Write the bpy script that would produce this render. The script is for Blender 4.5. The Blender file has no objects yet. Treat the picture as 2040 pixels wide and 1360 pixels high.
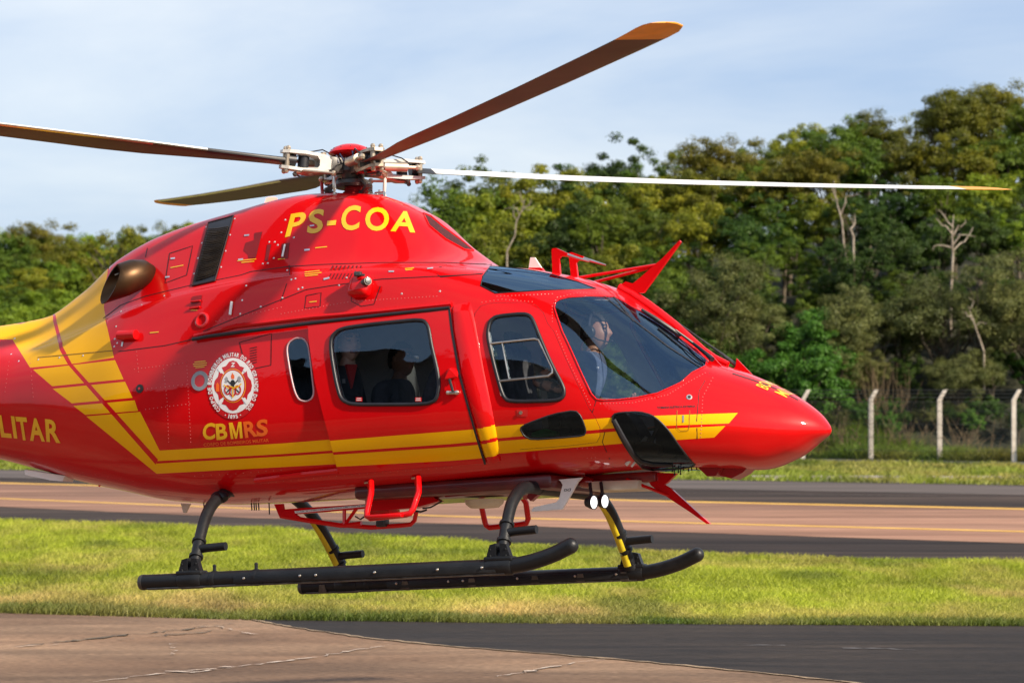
import bpy, bmesh, math, random
import numpy as np
from mathutils import Vector, Matrix, geometry
from mathutils.bvhtree import BVHTree

SC = bpy.context.scene
COL = SC.collection
rng = np.random.default_rng(7)
random.seed(7)

# ------------------------------------------------------------------ camera
F, CX, CY, YH, EYE = 5560.0, 1020.0, 680.0, 787.0, 2.6      # focal length and horizon in photo pixels, eye height in metres
TH = math.atan((YH - CY) / F)
cam_d = bpy.data.cameras.new('camera')
cam = bpy.data.objects.new('camera', cam_d)
COL.objects.link(cam)
cam.location = (0, 0, EYE)
cam.rotation_euler = (math.pi / 2 + TH, 0, 0)
cam_d.sensor_width = 36.0
cam_d.lens = F / 2040 * 36.0
cam_d.clip_start = 0.5
cam_d.clip_end = 4000
cam_d.dof.use_dof = True
cam_d.dof.focus_distance = 19.4
cam_d.dof.aperture_fstop = 4.2
SC.camera = cam

# ------------------------------------------------------------------ light
SUN_EL, SUN_AZ = math.radians(34), math.radians(53)          # azimuth: to the right of straight behind the camera
to_sun = Vector((math.sin(SUN_AZ) * math.cos(SUN_EL), -math.cos(SUN_AZ) * math.cos(SUN_EL), math.sin(SUN_EL)))
sd = bpy.data.lights.new('sun', 'SUN')
sd.energy = 5.0
sd.angle = math.radians(2.0)
sd.color = (1.0, 0.86, 0.68)
so = bpy.data.objects.new('sun', sd)
COL.objects.link(so)
so.rotation_euler = to_sun.to_track_quat('Z', 'Y').to_euler()

w = bpy.data.worlds.new('World')
SC.world = w
w.use_nodes = True
nt = w.node_tree
nt.nodes.clear()
N = nt.nodes.new
sky = N('ShaderNodeTexSky')
sky.sky_type = 'NISHITA'
sky.sun_disc = False
sky.sun_elevation = SUN_EL
sky.sun_rotation = math.atan2(to_sun.x, to_sun.y)
sky.air_density = 1.0
sky.dust_density = 0.6
sky.ozone_density = 1.5
tc = N('ShaderNodeTexCoord')
mp = N('ShaderNodeMapping')
mp.inputs['Scale'].default_value = (1.0, 1.0, 5.0)
mp.inputs['Location'].default_value = (0.35, 0.2, 0.1)
nz = N('ShaderNodeTexNoise')
nz.inputs['Scale'].default_value = 2.1
nz.inputs['Detail'].default_value = 7.0
nz.inputs['Roughness'].default_value = 0.55
nz.inputs['Distortion'].default_value = 0.6
cr = N('ShaderNodeValToRGB')
cr.color_ramp.elements[0].position = 0.33
cr.color_ramp.elements[0].color = (3.0, 3.9, 5.75, 1)
cr.color_ramp.elements[1].position = 0.66
cr.color_ramp.elements[1].color = (6.3, 6.5, 6.9, 1)
mx = N('ShaderNodeMixRGB')
mx.inputs['Fac'].default_value = 0.72
bg = N('ShaderNodeBackground')
bg.inputs['Strength'].default_value = 0.098
out = N('ShaderNodeOutputWorld')
L = nt.links.new
L(tc.outputs['Generated'], mp.inputs['Vector'])
L(mp.outputs['Vector'], nz.inputs['Vector'])
L(nz.outputs['Fac'], cr.inputs['Fac'])
L(cr.outputs['Color'], mx.inputs['Color2'])
L(sky.outputs['Color'], mx.inputs['Color1'])
L(mx.outputs['Color'], bg.inputs['Color'])
L(bg.outputs['Background'], out.inputs['Surface'])

SC.view_settings.view_transform = 'Standard'
SC.view_settings.look = 'None'
SC.view_settings.exposure = 0.60
SC.view_settings.gamma = 1.0
SC.view_settings.use_curve_mapping = False
SC.cycles.max_bounces = 10
SC.cycles.transparent_max_bounces = 16
SC.cycles.use_denoising = True

# ------------------------------------------------------------------ helpers
def material(name, base, rough=0.5, metal=0.0, coat=0.0, var=0.0, vscale=6.0, base2=None, bump=0.0, bscale=60.0,
             spec=0.5, rvar=0.0, emit=None, lift=(0.4, 0.6), detail=5.0, stretch=None):
    """Principled material with a noise in its colour, roughness and fine relief."""
    m = bpy.data.materials.new(name)
    m.use_nodes = True
    n = m.node_tree.nodes
    l = m.node_tree.links.new
    p = n['Principled BSDF']
    p.inputs['Base Color'].default_value = (*base, 1)
    p.inputs['Roughness'].default_value = rough
    p.inputs['Metallic'].default_value = metal
    p.inputs['Coat Weight'].default_value = coat
    p.inputs['Coat Roughness'].default_value = 0.03
    p.inputs['Specular IOR Level'].default_value = spec
    t = n.new('ShaderNodeTexCoord')
    vec = t.outputs['Object']
    if stretch:
        mpn = n.new('ShaderNodeMapping')
        mpn.inputs['Scale'].default_value = stretch
        l(vec, mpn.inputs['Vector'])
        vec = mpn.outputs['Vector']
    if var > 0 or base2:
        a = n.new('ShaderNodeTexNoise')
        a.inputs['Scale'].default_value = vscale
        a.inputs['Detail'].default_value = detail
        l(vec, a.inputs['Vector'])
        r = n.new('ShaderNodeValToRGB')
        r.color_ramp.elements[0].position, r.color_ramp.elements[1].position = lift
        c2 = base2 if base2 else tuple(min(1, c * (1 + var)) for c in base)
        c1 = base if base2 else tuple(c * (1 - var) for c in base)
        r.color_ramp.elements[0].color = (*c1, 1)
        r.color_ramp.elements[1].color = (*c2, 1)
        l(a.outputs['Fac'], r.inputs['Fac'])
        l(r.outputs['Color'], p.inputs['Base Color'])
        if rvar > 0:
            q = n.new('ShaderNodeMapRange')
            q.inputs['To Min'].default_value = max(0, rough - rvar)
            q.inputs['To Max'].default_value = rough + rvar
            l(a.outputs['Fac'], q.inputs['Value'])
            l(q.outputs['Result'], p.inputs['Roughness'])
    if bump > 0:
        b = n.new('ShaderNodeTexNoise')
        b.inputs['Scale'].default_value = bscale
        b.inputs['Detail'].default_value = 6
        l(vec, b.inputs['Vector'])
        k = n.new('ShaderNodeBump')
        k.inputs['Strength'].default_value = bump
        k.inputs['Distance'].default_value = 0.02
        l(b.outputs['Fac'], k.inputs['Height'])
        l(k.outputs['Normal'], p.inputs['Normal'])
        l(k.outputs['Normal'], p.inputs['Coat Normal'])
    if emit:
        p.inputs['Emission Color'].default_value = (*emit[:3], 1)
        p.inputs['Emission Strength'].default_value = emit[3]
    return m

class MB:
    """Collects shapes as one mesh."""
    def __init__(self):
        self.v, self.f = [], []
    def add(self, vs, fs):
        o = len(self.v)
        self.v += [tuple(x) for x in vs]
        self.f += [tuple(i + o for i in f) for f in fs]
        return self
    def box(self, c, s, rot=None, bev=0.0):
        c = Vector(c)
        hx, hy, hz = (x / 2 for x in s)
        if bev <= 0:
            vs = [Vector((x, y, z)) for x in (-hx, hx) for y in (-hy, hy) for z in (-hz, hz)]
            fs = [(0, 1, 3, 2), (4, 6, 7, 5), (0, 4, 5, 1), (2, 3, 7, 6), (0, 2, 6, 4), (1, 5, 7, 3)]
        else:
            bm = bmesh.new()
            bmesh.ops.create_cube(bm, size=1.0)
            for q in bm.verts:
                q.co = Vector((q.co.x * s[0], q.co.y * s[1], q.co.z * s[2]))
            bmesh.ops.bevel(bm, geom=list(bm.edges), offset=min(bev, min(s) * 0.45), segments=2, affect='EDGES', profile=0.5)
            bm.verts.index_update()
            vs = [q.co.copy() for q in bm.verts]
            fs = [tuple(q.index for q in f.verts) for f in bm.faces]
            bm.free()
        if rot is not None:
            vs = [rot @ q for q in vs]
        return self.add([q + c for q in vs], fs)
    def tube(self, path, r, n=10, caps=True, flat=None):
        P = [Vector(p) for p in path]
        rs = r if isinstance(r, (list, tuple)) else [r] * len(P)
        T = []
        for i in range(len(P)):
            a, b = P[max(0, i - 1)], P[min(len(P) - 1, i + 1)]
            t = (b - a)
            T.append(t.normalized() if t.length > 1e-9 else Vector((0, 0, 1)))
        up = Vector((0, 0, 1)) if abs(T[0].z) < 0.9 else Vector((1, 0, 0))
        u = (up - T[0] * up.dot(T[0])).normalized()
        vs = []
        for i, p in enumerate(P):
            u = (u - T[i] * u.dot(T[i]))
            u = u.normalized() if u.length > 1e-6 else T[i].orthogonal().normalized()
            v = T[i].cross(u)
            for k in range(n):
                a = 2 * math.pi * k / n
                fu, fv = (1, 1) if flat is None else flat
                vs.append(p + (u * math.cos(a) * fu + v * math.sin(a) * fv) * rs[i])
        fs = []
        for i in range(len(P) - 1):
            for k in range(n):
                fs.append((i * n + k, i * n + (k + 1) % n, (i + 1) * n + (k + 1) % n, (i + 1) * n + k))
        if caps:
            fs.append(tuple(reversed(range(n))))
            fs.append(tuple((len(P) - 1) * n + k for k in range(n)))
        return self.add(vs, fs)
    def ring(self, path, r, n=8):
        """closed tube"""
        P = [Vector(p) for p in path]
        m = len(P)
        vs, fs = [], []
        u = None
        for i in range(m):
            t = (P[(i + 1) % m] - P[i - 1]).normalized()
            if u is None:
                u = t.orthogonal().normalized()
            u = (u - t * u.dot(t)).normalized()
            v = t.cross(u)
            for k in range(n):
                a = 2 * math.pi * k / n
                vs.append(P[i] + (u * math.cos(a) + v * math.sin(a)) * r)
        # find the twist between the last and the first ring
        best, sh = 1e9, 0
        for k in range(n):
            d = (vs[(m - 1) * n] - vs[k]).length
            if d < best:
                best, sh = d, k
        for i in range(m):
            j = (i + 1) % m
            s = sh if j == 0 else 0
            for k in range(n):
                fs.append((i * n + k, i * n + (k + 1) % n, j * n + (k + 1 + s) % n, j * n + (k + s) % n))
        return self.add(vs, fs)
    def lathe(self, prof, c=(0, 0, 0), axis=(0, 0, 1), n=20):
        ax = Vector(axis).normalized()
        u = ax.orthogonal().normalized()
        v = ax.cross(u)
        c = Vector(c)
        vs = []
        for (r, h) in prof:
            for k in range(n):
                a = 2 * math.pi * k / n
                vs.append(c + ax * h + (u * math.cos(a) + v * math.sin(a)) * max(r, 1e-4))
        fs = []
        for i in range(len(prof) - 1):
            for k in range(n):
                fs.append((i * n + k, i * n + (k + 1) % n, (i + 1) * n + (k + 1) % n, (i + 1) * n + k))
        fs.append(tuple(reversed(range(n))))
        fs.append(tuple((len(prof) - 1) * n + k for k in range(n)))
        return self.add(vs, fs)
    def prism(self, poly, thick):
        """poly: list of 3-D points in a plane, extruded both ways by thick/2 along its normal"""
        P = [Vector(p) for p in poly]
        nrm = Vector((0, 0, 0))
        for i in range(len(P)):
            a, b = P[i], P[(i + 1) % len(P)]
            nrm += Vector(((a.y - b.y) * (a.z + b.z), (a.z - b.z) * (a.x + b.x), (a.x - b.x) * (a.y + b.y)))
        nrm.normalize()
        k = len(P)
        vs = [p + nrm * thick / 2 for p in P] + [p - nrm * thick / 2 for p in P]
        fs = [tuple(range(k)), tuple(reversed(range(k, 2 * k)))]
        for i in range(k):
            j = (i + 1) % k
            fs.append((i, i + k, j + k, j))
        return self.add(vs, fs)
    def ball(self, c, r, n=12, s=(1, 1, 1)):
        c = Vector(c)
        m = n // 2
        vs, fs = [c + Vector((0, 0, r * s[2]))], []
        for i in range(1, m):
            th = math.pi * i / m
            for k in range(n):
                a = 2 * math.pi * k / n
                vs.append(c + Vector((r * math.sin(th) * math.cos(a) * s[0], r * math.sin(th) * math.sin(a) * s[1], r * math.cos(th) * s[2])))
        vs.append(c - Vector((0, 0, r * s[2])))
        for k in range(n):
            fs.append((0, 1 + k, 1 + (k + 1) % n))
        for i in range(m - 2):
            for k in range(n):
                fs.append((1 + i * n + k, 1 + (i + 1) * n + k, 1 + (i + 1) * n + (k + 1) % n, 1 + i * n + (k + 1) % n))
        b = 1 + (m - 2) * n
        for k in range(n):
            fs.append((b + k, len(vs) - 1, b + (k + 1) % n))
        return self.add(vs, fs)

def tag(o, label=None, cat=None, group=None, kind=None):
    if label: o['label'] = label
    if cat: o['category'] = cat
    if group: o['group'] = group
    if kind: o['kind'] = kind
    return o

def smooth_by_angle(me, deg=35):
    """smooth shading with hard edges where faces meet at more than deg"""
    bm = bmesh.new()
    bm.from_mesh(me)
    bmesh.ops.recalc_face_normals(bm, faces=bm.faces)
    c = math.radians(deg)
    for f in bm.faces:
        f.smooth = True
    for e in bm.edges:
        e.smooth = not (len(e.link_faces) == 2 and e.calc_face_angle(0) > c)
    bm.to_mesh(me)
    bm.free()

def link_mesh(name, verts, faces, mats, parent=None, fix=True, deg=35, midx=None):
    me = bpy.data.meshes.new(name)
    me.from_pydata([tuple(v) for v in verts], [], [tuple(f) for f in faces])
    for m in (mats if isinstance(mats, (list, tuple)) else [mats]):
        me.materials.append(m)
    if midx is not None:
        me.polygons.foreach_set('material_index', np.asarray(midx, dtype=np.int32))
    if fix:
        smooth_by_angle(me, deg)
    o = bpy.data.objects.new(name, me)
    COL.objects.link(o)
    if parent is not None:
        o.parent = parent
    return o

def empty(name, loc, rot=None):
    o = bpy.data.objects.new(name, None)
    o.empty_display_size = 0.3
    COL.objects.link(o)
    o.location = loc
    if rot is not None:
        o.rotation_euler = rot
    return o

# pixel of the photograph -> point in the world
C0 = Vector((0, 0, EYE))
FWD = Vector((0, math.cos(TH), math.sin(TH)))
UPV = Vector((0, -math.sin(TH), math.cos(TH)))
def ray(px, py):
    return (FWD + Vector((1, 0, 0)) * ((px - CX) / F) + UPV * ((CY - py) / F)).normalized()
def on_ground(px, py, z=0.0):
    d = ray(px, py)
    return C0 + d * ((z - EYE) / d.z)
def at_depth(px, py, Y):
    d = ray(px, py)
    return C0 + d * (Y / d.y)

# ================================================================== setting: ground, apron, runway, hill
def sheet(name, pts, z, mat, label=None):
    """flat ground sheet through points [(x, y)...]"""
    o = link_mesh(name, [(p[0], p[1], z) for p in pts], [tuple(range(len(pts)))], mat, fix=False)
    me = o.data
    if me.polygons[0].normal.z < 0:
        me.flip_normals()
    return tag(o, label, kind='structure')

def line_px(pts, z=0.0):
    return [on_ground(x, y, z).to_2d() for x, y in pts]

def extend(l, d=60):
    """lengthen a polyline at both ends, straight on"""
    a, b = l[0], l[1]
    c, e = l[-2], l[-1]
    return [a + (a - b).normalized() * d] + list(l) + [e + (e - c).normalized() * d]

soil = material('soil_under_grass', (0.06, 0.065, 0.02), 0.95, base2=(0.10, 0.095, 0.035), vscale=0.6, bump=0.6, bscale=9)
asphalt_m = material('asphalt', (0.0225, 0.018, 0.0155), 0.8, base2=(0.037, 0.030, 0.0255), vscale=0.7, bump=0.35, bscale=90, lift=(0.35, 0.7), stretch=(0.35, 1.6, 1), rvar=0.12, spec=.25)
runway_m = material('runway_asphalt', (0.036, 0.029, 0.027), 0.85, base2=(0.075, 0.058, 0.052), vscale=0.5, bump=0.3, bscale=40, lift=(0.35, 0.75), stretch=(0.10, 1.5, 1), spec=.15)
pink_m = material('reddish_runway', (0.27, 0.155, 0.115), 0.88, base2=(0.42, 0.265, 0.20), vscale=0.6, bump=0.3, bscale=40, lift=(0.3, 0.7), stretch=(0.14, 1.6, 1), spec=.15)
line_m = material('yellow_road_paint', (0.62, 0.34, 0.04), 0.7, base2=(0.72, 0.42, 0.07), vscale=1.2, lift=(0.4, 0.6))
conc_m = material('kerb_concrete', (0.34, 0.31, 0.28), 0.9, var=0.25, vscale=2.0, bump=0.3, bscale=30)

def weather(m, sc1=22, sx1=(0.5, 1.4, 1), lo1=.62, hi1=1.18, sc2=1.0, sx2=(0.25, 0.9, 1), lo2=.70, hi2=1.12):
    """multiplies fine speckle and broad worn streaks into the colour of a pavement"""
    n, l = m.node_tree.nodes, m.node_tree.links.new
    p = n['Principled BSDF']
    cur = p.inputs['Base Color'].links[0].from_socket
    t = n.new('ShaderNodeTexCoord')
    for sc, sx, lo, hi, a, b, dist in ((sc1, sx1, lo1, hi1, .35, .68, 0), (sc2, sx2, lo2, hi2, .38, .66, 1.2), (sc2 * .23, (.3, 1, 1), .78, 1.12, .4, .6, .8)):
        s = n.new('ShaderNodeTexNoise'); s.inputs['Scale'].default_value = sc; s.inputs['Detail'].default_value = 8; s.inputs['Distortion'].default_value = dist
        mpn = n.new('ShaderNodeMapping'); mpn.inputs['Scale'].default_value = sx
        l(t.outputs['Object'], mpn.inputs['Vector']); l(mpn.outputs['Vector'], s.inputs['Vector'])
        r = n.new('ShaderNodeValToRGB')
        r.color_ramp.elements[0].position, r.color_ramp.elements[1].position = a, b
        r.color_ramp.elements[0].color = (lo, lo * .98, lo * .97, 1); r.color_ramp.elements[1].color = (hi, hi * .97, hi * .93, 1)
        l(s.outputs['Fac'], r.inputs['Fac'])
        mu = n.new('ShaderNodeMixRGB'); mu.blend_type = 'MULTIPLY'; mu.inputs['Fac'].default_value = 1
        l(cur, mu.inputs['Color1']); l(r.outputs['Color'], mu.inputs['Color2'])
        cur = mu.outputs['Color']
    l(cur, p.inputs['Base Color'])
    return m
apron_m = weather(material('apron_concrete', (0.215, 0.143, 0.100), 0.88, base2=(0.335, 0.24, 0.172), vscale=0.5, bump=0.35, bscale=120, lift=(0.3, 0.72), stretch=(0.45, 1.3, 1), rvar=0.08, spec=.15))
weather(asphalt_m, sc1=16, sx1=(.35, 1.8, 1), lo1=.55, hi1=1.35, sc2=1.1, sx2=(.16, 1.1, 1), lo2=.60, hi2=1.35)
weather(runway_m, sc1=5, sx1=(.10, 1.4, 1), lo1=.6, hi1=1.3, sc2=.5, sx2=(.10, 1.1, 1), lo2=.6, hi2=1.3)
weather(pink_m, sc1=6, sx1=(.10, 1.6, 1), lo1=.66, hi1=1.15, sc2=.6, sx2=(.08, 1.4, 1), lo2=.68, hi2=1.12)

sheet('ground', [(-1500, -400), (1500, -400), (1500, 2600), (-1500, 2600)], -0.012, soil, 'flat earth under the airfield grass')

near_edge = extend(line_px([(0, 1219), (500, 1233), (1020, 1240), (2040, 1246)]), 40)
back_edge = extend(line_px([(0, 1037), (510, 1053), (1020, 1086), (1600, 1112), (2040, 1122)]), 60)
# light brown apron in front, dark asphalt wedge over it at the right
sheet('apron', [(-60, -30), (60, -30)] + [tuple(p) for p in reversed(near_edge)], 0.0, apron_m, 'light brown worn concrete apron')
wedge = line_px([(500, 1234), (560, 1245), (625, 1256), (725, 1270), (860, 1284), (1020, 1297), (1220, 1313), (1420, 1331), (1670, 1357), (1900, 1384), (2300, 1434), (3000, 1530)])
wj = [wedge[0]]
for a, b in zip(wedge, wedge[1:]):
    for k in range(1, 9):
        q = a.lerp(b, k / 8)
        wj.append(q + Vector((0, 1)) * random.uniform(-0.05, 0.05))
right_edge = [p for p in near_edge if p.x > wedge[0].x + 0.1]
asp = [tuple(p) for p in wj] + [(60, wj[-1].y), tuple(right_edge[-1])] + [tuple(p) for p in reversed(right_edge)]
sheet('asphalt_pavement', asp, 0.006, asphalt_m, 'dark asphalt pavement beside the light apron')
# sandy fringe along the joint of the two surfaces
def fringe(path, w0, z, mat, name, label):
    v, f = [], []
    for i, p in enumerate(path):
        ww = w0 * random.uniform(0.3, 1.25)
        v += [(p.x, p.y - ww * 0.5, z), (p.x, p.y + ww * 0.6, z)]
        if i: f.append((2 * i - 2, 2 * i - 1, 2 * i + 1, 2 * i))
    return tag(link_mesh(name, v, f, mat, fix=False), label, kind='structure')
sand_m = material('sand', (0.22, 0.15, 0.09), 0.95, base2=(0.34, 0.25, 0.16), vscale=14, bump=0.5, bscale=60)
fringe(wj, 0.11, 0.010, sand_m, 'sand_strip', 'sandy fringe along the edge of the dark asphalt')

# cracks and pale streaks in the apron, each a thin flat sheet of filler
def streak(name, pts, w0, z, mat, label, jag=0.03):
    P = line_px(pts)
    path = []
    for a, b in zip(P, P[1:]):
        k = max(2, int((b - a).length / 0.10))
        path += [a.lerp(b, i / k) + Vector((random.uniform(-jag, jag), random.uniform(-jag, jag))) * 2 for i in range(k)]
    v, f = [], []
    for i, p in enumerate(path):
        e = math.sin(math.pi * (i + 0.5) / len(path)) ** 0.5
        ww = w0 * e * random.uniform(0.2, 1.5) * (0.12 if random.random() < .28 else 1)
        v += [(p.x, p.y - ww, z), (p.x, p.y + ww, z)]
        if i: f.append((2 * i - 2, 2 * i - 1, 2 * i + 1, 2 * i))
    return tag(link_mesh(name, v, f, mat, fix=False), label, kind='structure')
chalk_m = material('pale_filler', (0.52, 0.44, 0.37), 0.9, base2=(0.34, 0.25, 0.19), vscale=7)
dirt_m = material('dark_crack', (0.055, 0.042, 0.03), 0.95, base2=(0.13, 0.10, 0.06), vscale=9)
streak('apron_crack', [(0, 1291), (90, 1283), (230, 1267), (330, 1258), (430, 1247), (480, 1238)], 0.07, 0.012, dirt_m, 'dark weedy crack across the apron')
streak('apron_crack', [(230, 1275), (330, 1266), (400, 1259), (470, 1247)], 0.035, 0.014, dirt_m, 'thin second crack beside the weedy one', 0.05)
streak('filled_joint', [(170, 1361), (300, 1344), (390, 1336), (500, 1325), (640, 1308), (740, 1291), (800, 1283)], 0.045, 0.012, chalk_m, 'pale filled joint running across the apron')
streak('filled_joint', [(985, 1350), (1060, 1337), (1140, 1322), (1225, 1313)], 0.04, 0.012, chalk_m, 'pale filled joint near the asphalt edge')
streak('filled_joint', [(400, 1247), (440, 1250), (505, 1264), (520, 1265)], 0.035, 0.013, chalk_m, 'pale patch rim in the apron')
streak('filled_joint', [(345, 1282), (352, 1292), (340, 1303), (325, 1307)], 0.02, 0.012, chalk_m, 'short crooked pale crack in the apron')
streak('filled_joint', [(0, 1294), (60, 1288), (150, 1282)], 0.03, 0.013, chalk_m, 'pale streak at the left of the apron')
streak('filled_joint', [(330, 1338), (390, 1341), (470, 1329)], 0.05, 0.011, chalk_m, 'pale smear beside the filled joint')
streak('tar_mark', [(900, 1321), (940, 1320), (990, 1319)], 0.03, 0.012, dirt_m, 'dark tar mark on the apron')
streak('asphalt_streak', [(1475, 1286), (1520, 1286), (1590, 1287)], 0.05, 0.012, material('streaking', (0.17, 0.155, 0.15), 0.7, base2=(0.10, 0.09, 0.088), vscale=6), 'pale scuff on the dark asphalt', 0.01)  # thin strip of paler grey laid on the asphalt
streak('asphalt_streak', [(1680, 1292), (1760, 1293), (1840, 1297)], 0.07, 0.012, material('streaking_dim', (0.10, 0.09, 0.088), 0.75, base2=(0.075, 0.068, 0.065), vscale=6), 'faint scuff on the dark asphalt', 0.01)  # second strip, only slightly paler than the asphalt

# runway beyond the grass
rw_far = extend(line_px([(0, 935), (1020, 949), (1503, 957), (2040, 966)]), 80)
pk_near = extend(line_px([(0, 1009), (510, 1032), (1020, 1046), (1300, 1058), (2040, 1082)]), 70)
y_near = extend(line_px([(0, 993), (500, 1013), (880, 1028), (1416, 1043), (2040, 1059)]), 70)
y_far = extend(line_px([(0, 962), (1045, 990), (1300, 998), (2040, 1014)]), 80)
def band(name, a, b, z, mat, label):
    return sheet(name, [tuple(p) for p in a] + [tuple(p) for p in reversed(b)], z, mat, label)
band('runway', back_edge, rw_far, 0.0, runway_m, 'dark asphalt runway beyond the grass strip')
band('runway_centre_strip', pk_near, y_far, 0.005, pink_m, 'reddish strip along the middle of the runway')
def offset_line(l, d):
    return [p + Vector((0, d)) for p in l]
for nm, ln, wd, lb in (('runway_line', y_near, 0.26, 'near yellow line painted along the runway'), ('runway_line', y_far, 0.42, 'far yellow line painted along the runway')):
    band(nm, offset_line(ln, -wd), offset_line(ln, wd), 0.010, line_m, lb)
dust_m = material('dusty_shoulder', (0.06, 0.047, 0.041), 0.9, base2=(0.105, 0.08, 0.07), vscale=0.7, stretch=(0.12, 1.4, 1))
band('runway_shoulder', offset_line(rw_far, -9), offset_line(rw_far, -1.0), 0.008, dust_m, 'dusty lighter shoulder at the far edge of the runway')
streak('pale_streak', [(1150, 972), (1350, 981), (1600, 985), (2000, 991)], 0.10, 0.014, dust_m, 'pale dusty streak along the far half of the runway', 0.02)
streak('pale_streak', [(60, 1043), (180, 1036), (300, 1033)], 0.10, 0.014, dust_m, 'pale dusty streak near the left grass edge', 0.02)

# ------------------------------------------------------------------ hill behind the fence
FA, FB = on_ground(1600, 920), on_ground(2020, 927)
def fence_line(x):
    return FA.y + (x - FA.x) * (FB.y - FA.y) / (FB.x - FA.x)
def hill_h(x, y):
    """height of the terrain"""
    a = max(0.0, y - max(109.0, fence_line(x) + 1.2))
    right = 1 / (1 + math.exp(-(x + 3) / 3.5))
    left = 1 / (1 + math.exp((x + 14) / 5.0))
    h = 9.0 * (1 - math.exp(-a / 26.0)) * right * (1 + 0.012 * max(0, x + 5) * 2.0)
    b = max(0.0, y - 172.0)
    h += 9.0 * (1 - math.exp(-b / 30.0)) * left
    b2 = max(0.0, y - 150.0)
    h += 3.0 * (1 - math.exp(-b2 / 40.0)) * (1 - right) * (1 - left)
    return h
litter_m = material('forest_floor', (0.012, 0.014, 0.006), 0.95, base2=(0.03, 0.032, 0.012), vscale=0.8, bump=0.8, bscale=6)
hv, hf = [], []
xs = np.linspace(-90, 80, 86)
ys = np.linspace(109, 330, 60)
for y in ys:
    for x in xs:
        hv.append((x, y, hill_h(x, y) - 0.006))
nx = len(xs)
for j in range(len(ys) - 1):
    for i in range(nx - 1):
        hf.append((j * nx + i, j * nx + i + 1, (j + 1) * nx + i + 1, (j + 1) * nx + i))
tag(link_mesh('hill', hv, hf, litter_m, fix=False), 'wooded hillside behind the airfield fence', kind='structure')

# ================================================================== grass: real blades
def grass_material():
    m = bpy.data.materials.new('grass_blades')
    m.use_nodes = True
    n, l = m.node_tree.nodes, m.node_tree.links.new
    p = n['Principled BSDF']
    p.inputs['Roughness'].default_value = 0.6
    at = n.new('ShaderNodeAttribute'); at.attribute_name = 'tint'
    l(at.outputs['Color'], p.inputs['Base Color'])
    tr = n.new('ShaderNodeBsdfTranslucent')
    l(at.outputs['Color'], tr.inputs['Color'])
    ms = n.new('ShaderNodeMixShader'); ms.inputs['Fac'].default_value = 0.45
    l(p.outputs['BSDF'], ms.inputs[1]); l(tr.outputs['BSDF'], ms.inputs[2])
    l(ms.outputs['Shader'], n['Material Output'].inputs['Surface'])
    return m
grass_m = grass_material()

def vnoise(x, y, seed=0):
    """smooth value noise, vectorised"""
    xi, yi = np.floor(x).astype(np.int64), np.floor(y).astype(np.int64)
    fx, fy = x - xi, y - yi
    fx, fy = fx * fx * (3 - 2 * fx), fy * fy * (3 - 2 * fy)
    def hsh(a, b):
        h = (a * 374761393 + b * 668265263 + seed * 982451653) & 0x7fffffff
        h = ((h ^ (h >> 13)) * 1274126177) & 0x7fffffff
        return (h & 0xffff) / 65535.0
    return (hsh(xi, yi) * (1 - fx) + hsh(xi + 1, yi) * fx) * (1 - fy) + (hsh(xi, yi + 1) * (1 - fx) + hsh(xi + 1, yi + 1) * fx) * fy

def poly_y(line, x):
    xs_, ys_ = np.array([p.x for p in line]), np.array([p.y for p in line])
    o = np.argsort(xs_)
    return np.interp(x, xs_[o], ys_[o])

def blades(name, n, xr, lo, hi, h0, wid, colour, label, edge_over=0.05, zf=None, power=1.0, kind='stuff', hscale=None):
    x = rng.uniform(xr[0], xr[1], n)
    a, b = lo(x), hi(x)
    t = rng.random(n) ** power
    y = a - edge_over + (b - a + 2 * edge_over) * t
    z = zf(x, y) if zf is not None else np.zeros(n)
    h = h0 * (0.45 + 0.9 * rng.random(n)) * (0.55 + 0.9 * vnoise(x * 0.9, y * 0.45, 3))
    if hscale is not None:
        h = h * hscale(x, y, t)
    ang = rng.uniform(0, 2 * math.pi, n)
    lean = rng.normal(0, 0.85, (n, 2)) + np.array([0.25, 0.0])
    wx, wy = np.cos(ang) * wid / 2, np.sin(ang) * wid / 2
    wsc = 0.7 + 0.8 * rng.random(n)
    wx, wy = wx * wsc, wy * wsc
    V = np.zeros((n, 5, 3), np.float32)
    V[:, 0] = np.stack([x - wx, y - wy, z - 0.01], -1)
    V[:, 1] = np.stack([x + wx, y + wy, z - 0.01], -1)
    mxp, myp = x + lean[:, 0] * h * 0.35, y + lean[:, 1] * h * 0.35
    V[:, 2] = np.stack([mxp + wx * .8, myp + wy * .8, z + h * 0.6], -1)
    V[:, 3] = np.stack([mxp - wx * .8, myp - wy * .8, z + h * 0.6], -1)
    V[:, 4] = np.stack([x + lean[:, 0] * h * 0.9, y + lean[:, 1] * h * 0.9, z + h], -1)
    me = bpy.data.meshes.new(name)
    nv = n * 5
    me.vertices.add(nv)
    me.vertices.foreach_set('co', V.reshape(-1))
    base = (np.arange(n) * 5)[:, None]
    loops = np.concatenate([base + np.array([0, 1, 2, 3]), base + np.array([3, 2, 4])], 1).reshape(-1)
    me.loops.add(n * 7)
    me.loops.foreach_set('vertex_index', loops.astype(np.int32))
    me.polygons.add(n * 2)
    starts = np.stack([np.arange(n) * 7, np.arange(n) * 7 + 4], -1).reshape(-1)
    me.polygons.foreach_set('loop_start', starts.astype(np.int32))
    me.update(calc_edges=True)
    C = colour(x, y, t)                                  # n x 3
    C = C * (0.75 + 0.5 * rng.random((n, 1)))
    ca = me.color_attributes.new('tint', 'FLOAT_COLOR', 'POINT')
    full = np.ones((n, 5, 4), np.float32)
    full[:, :, :3] = C[:, None, :]
    ca.data.foreach_set('color', full.reshape(-1))
    me.materials.append(grass_m)
    o = bpy.data.objects.new(name, me)
    COL.objects.link(o)
    return tag(o, label, kind=kind)

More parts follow.
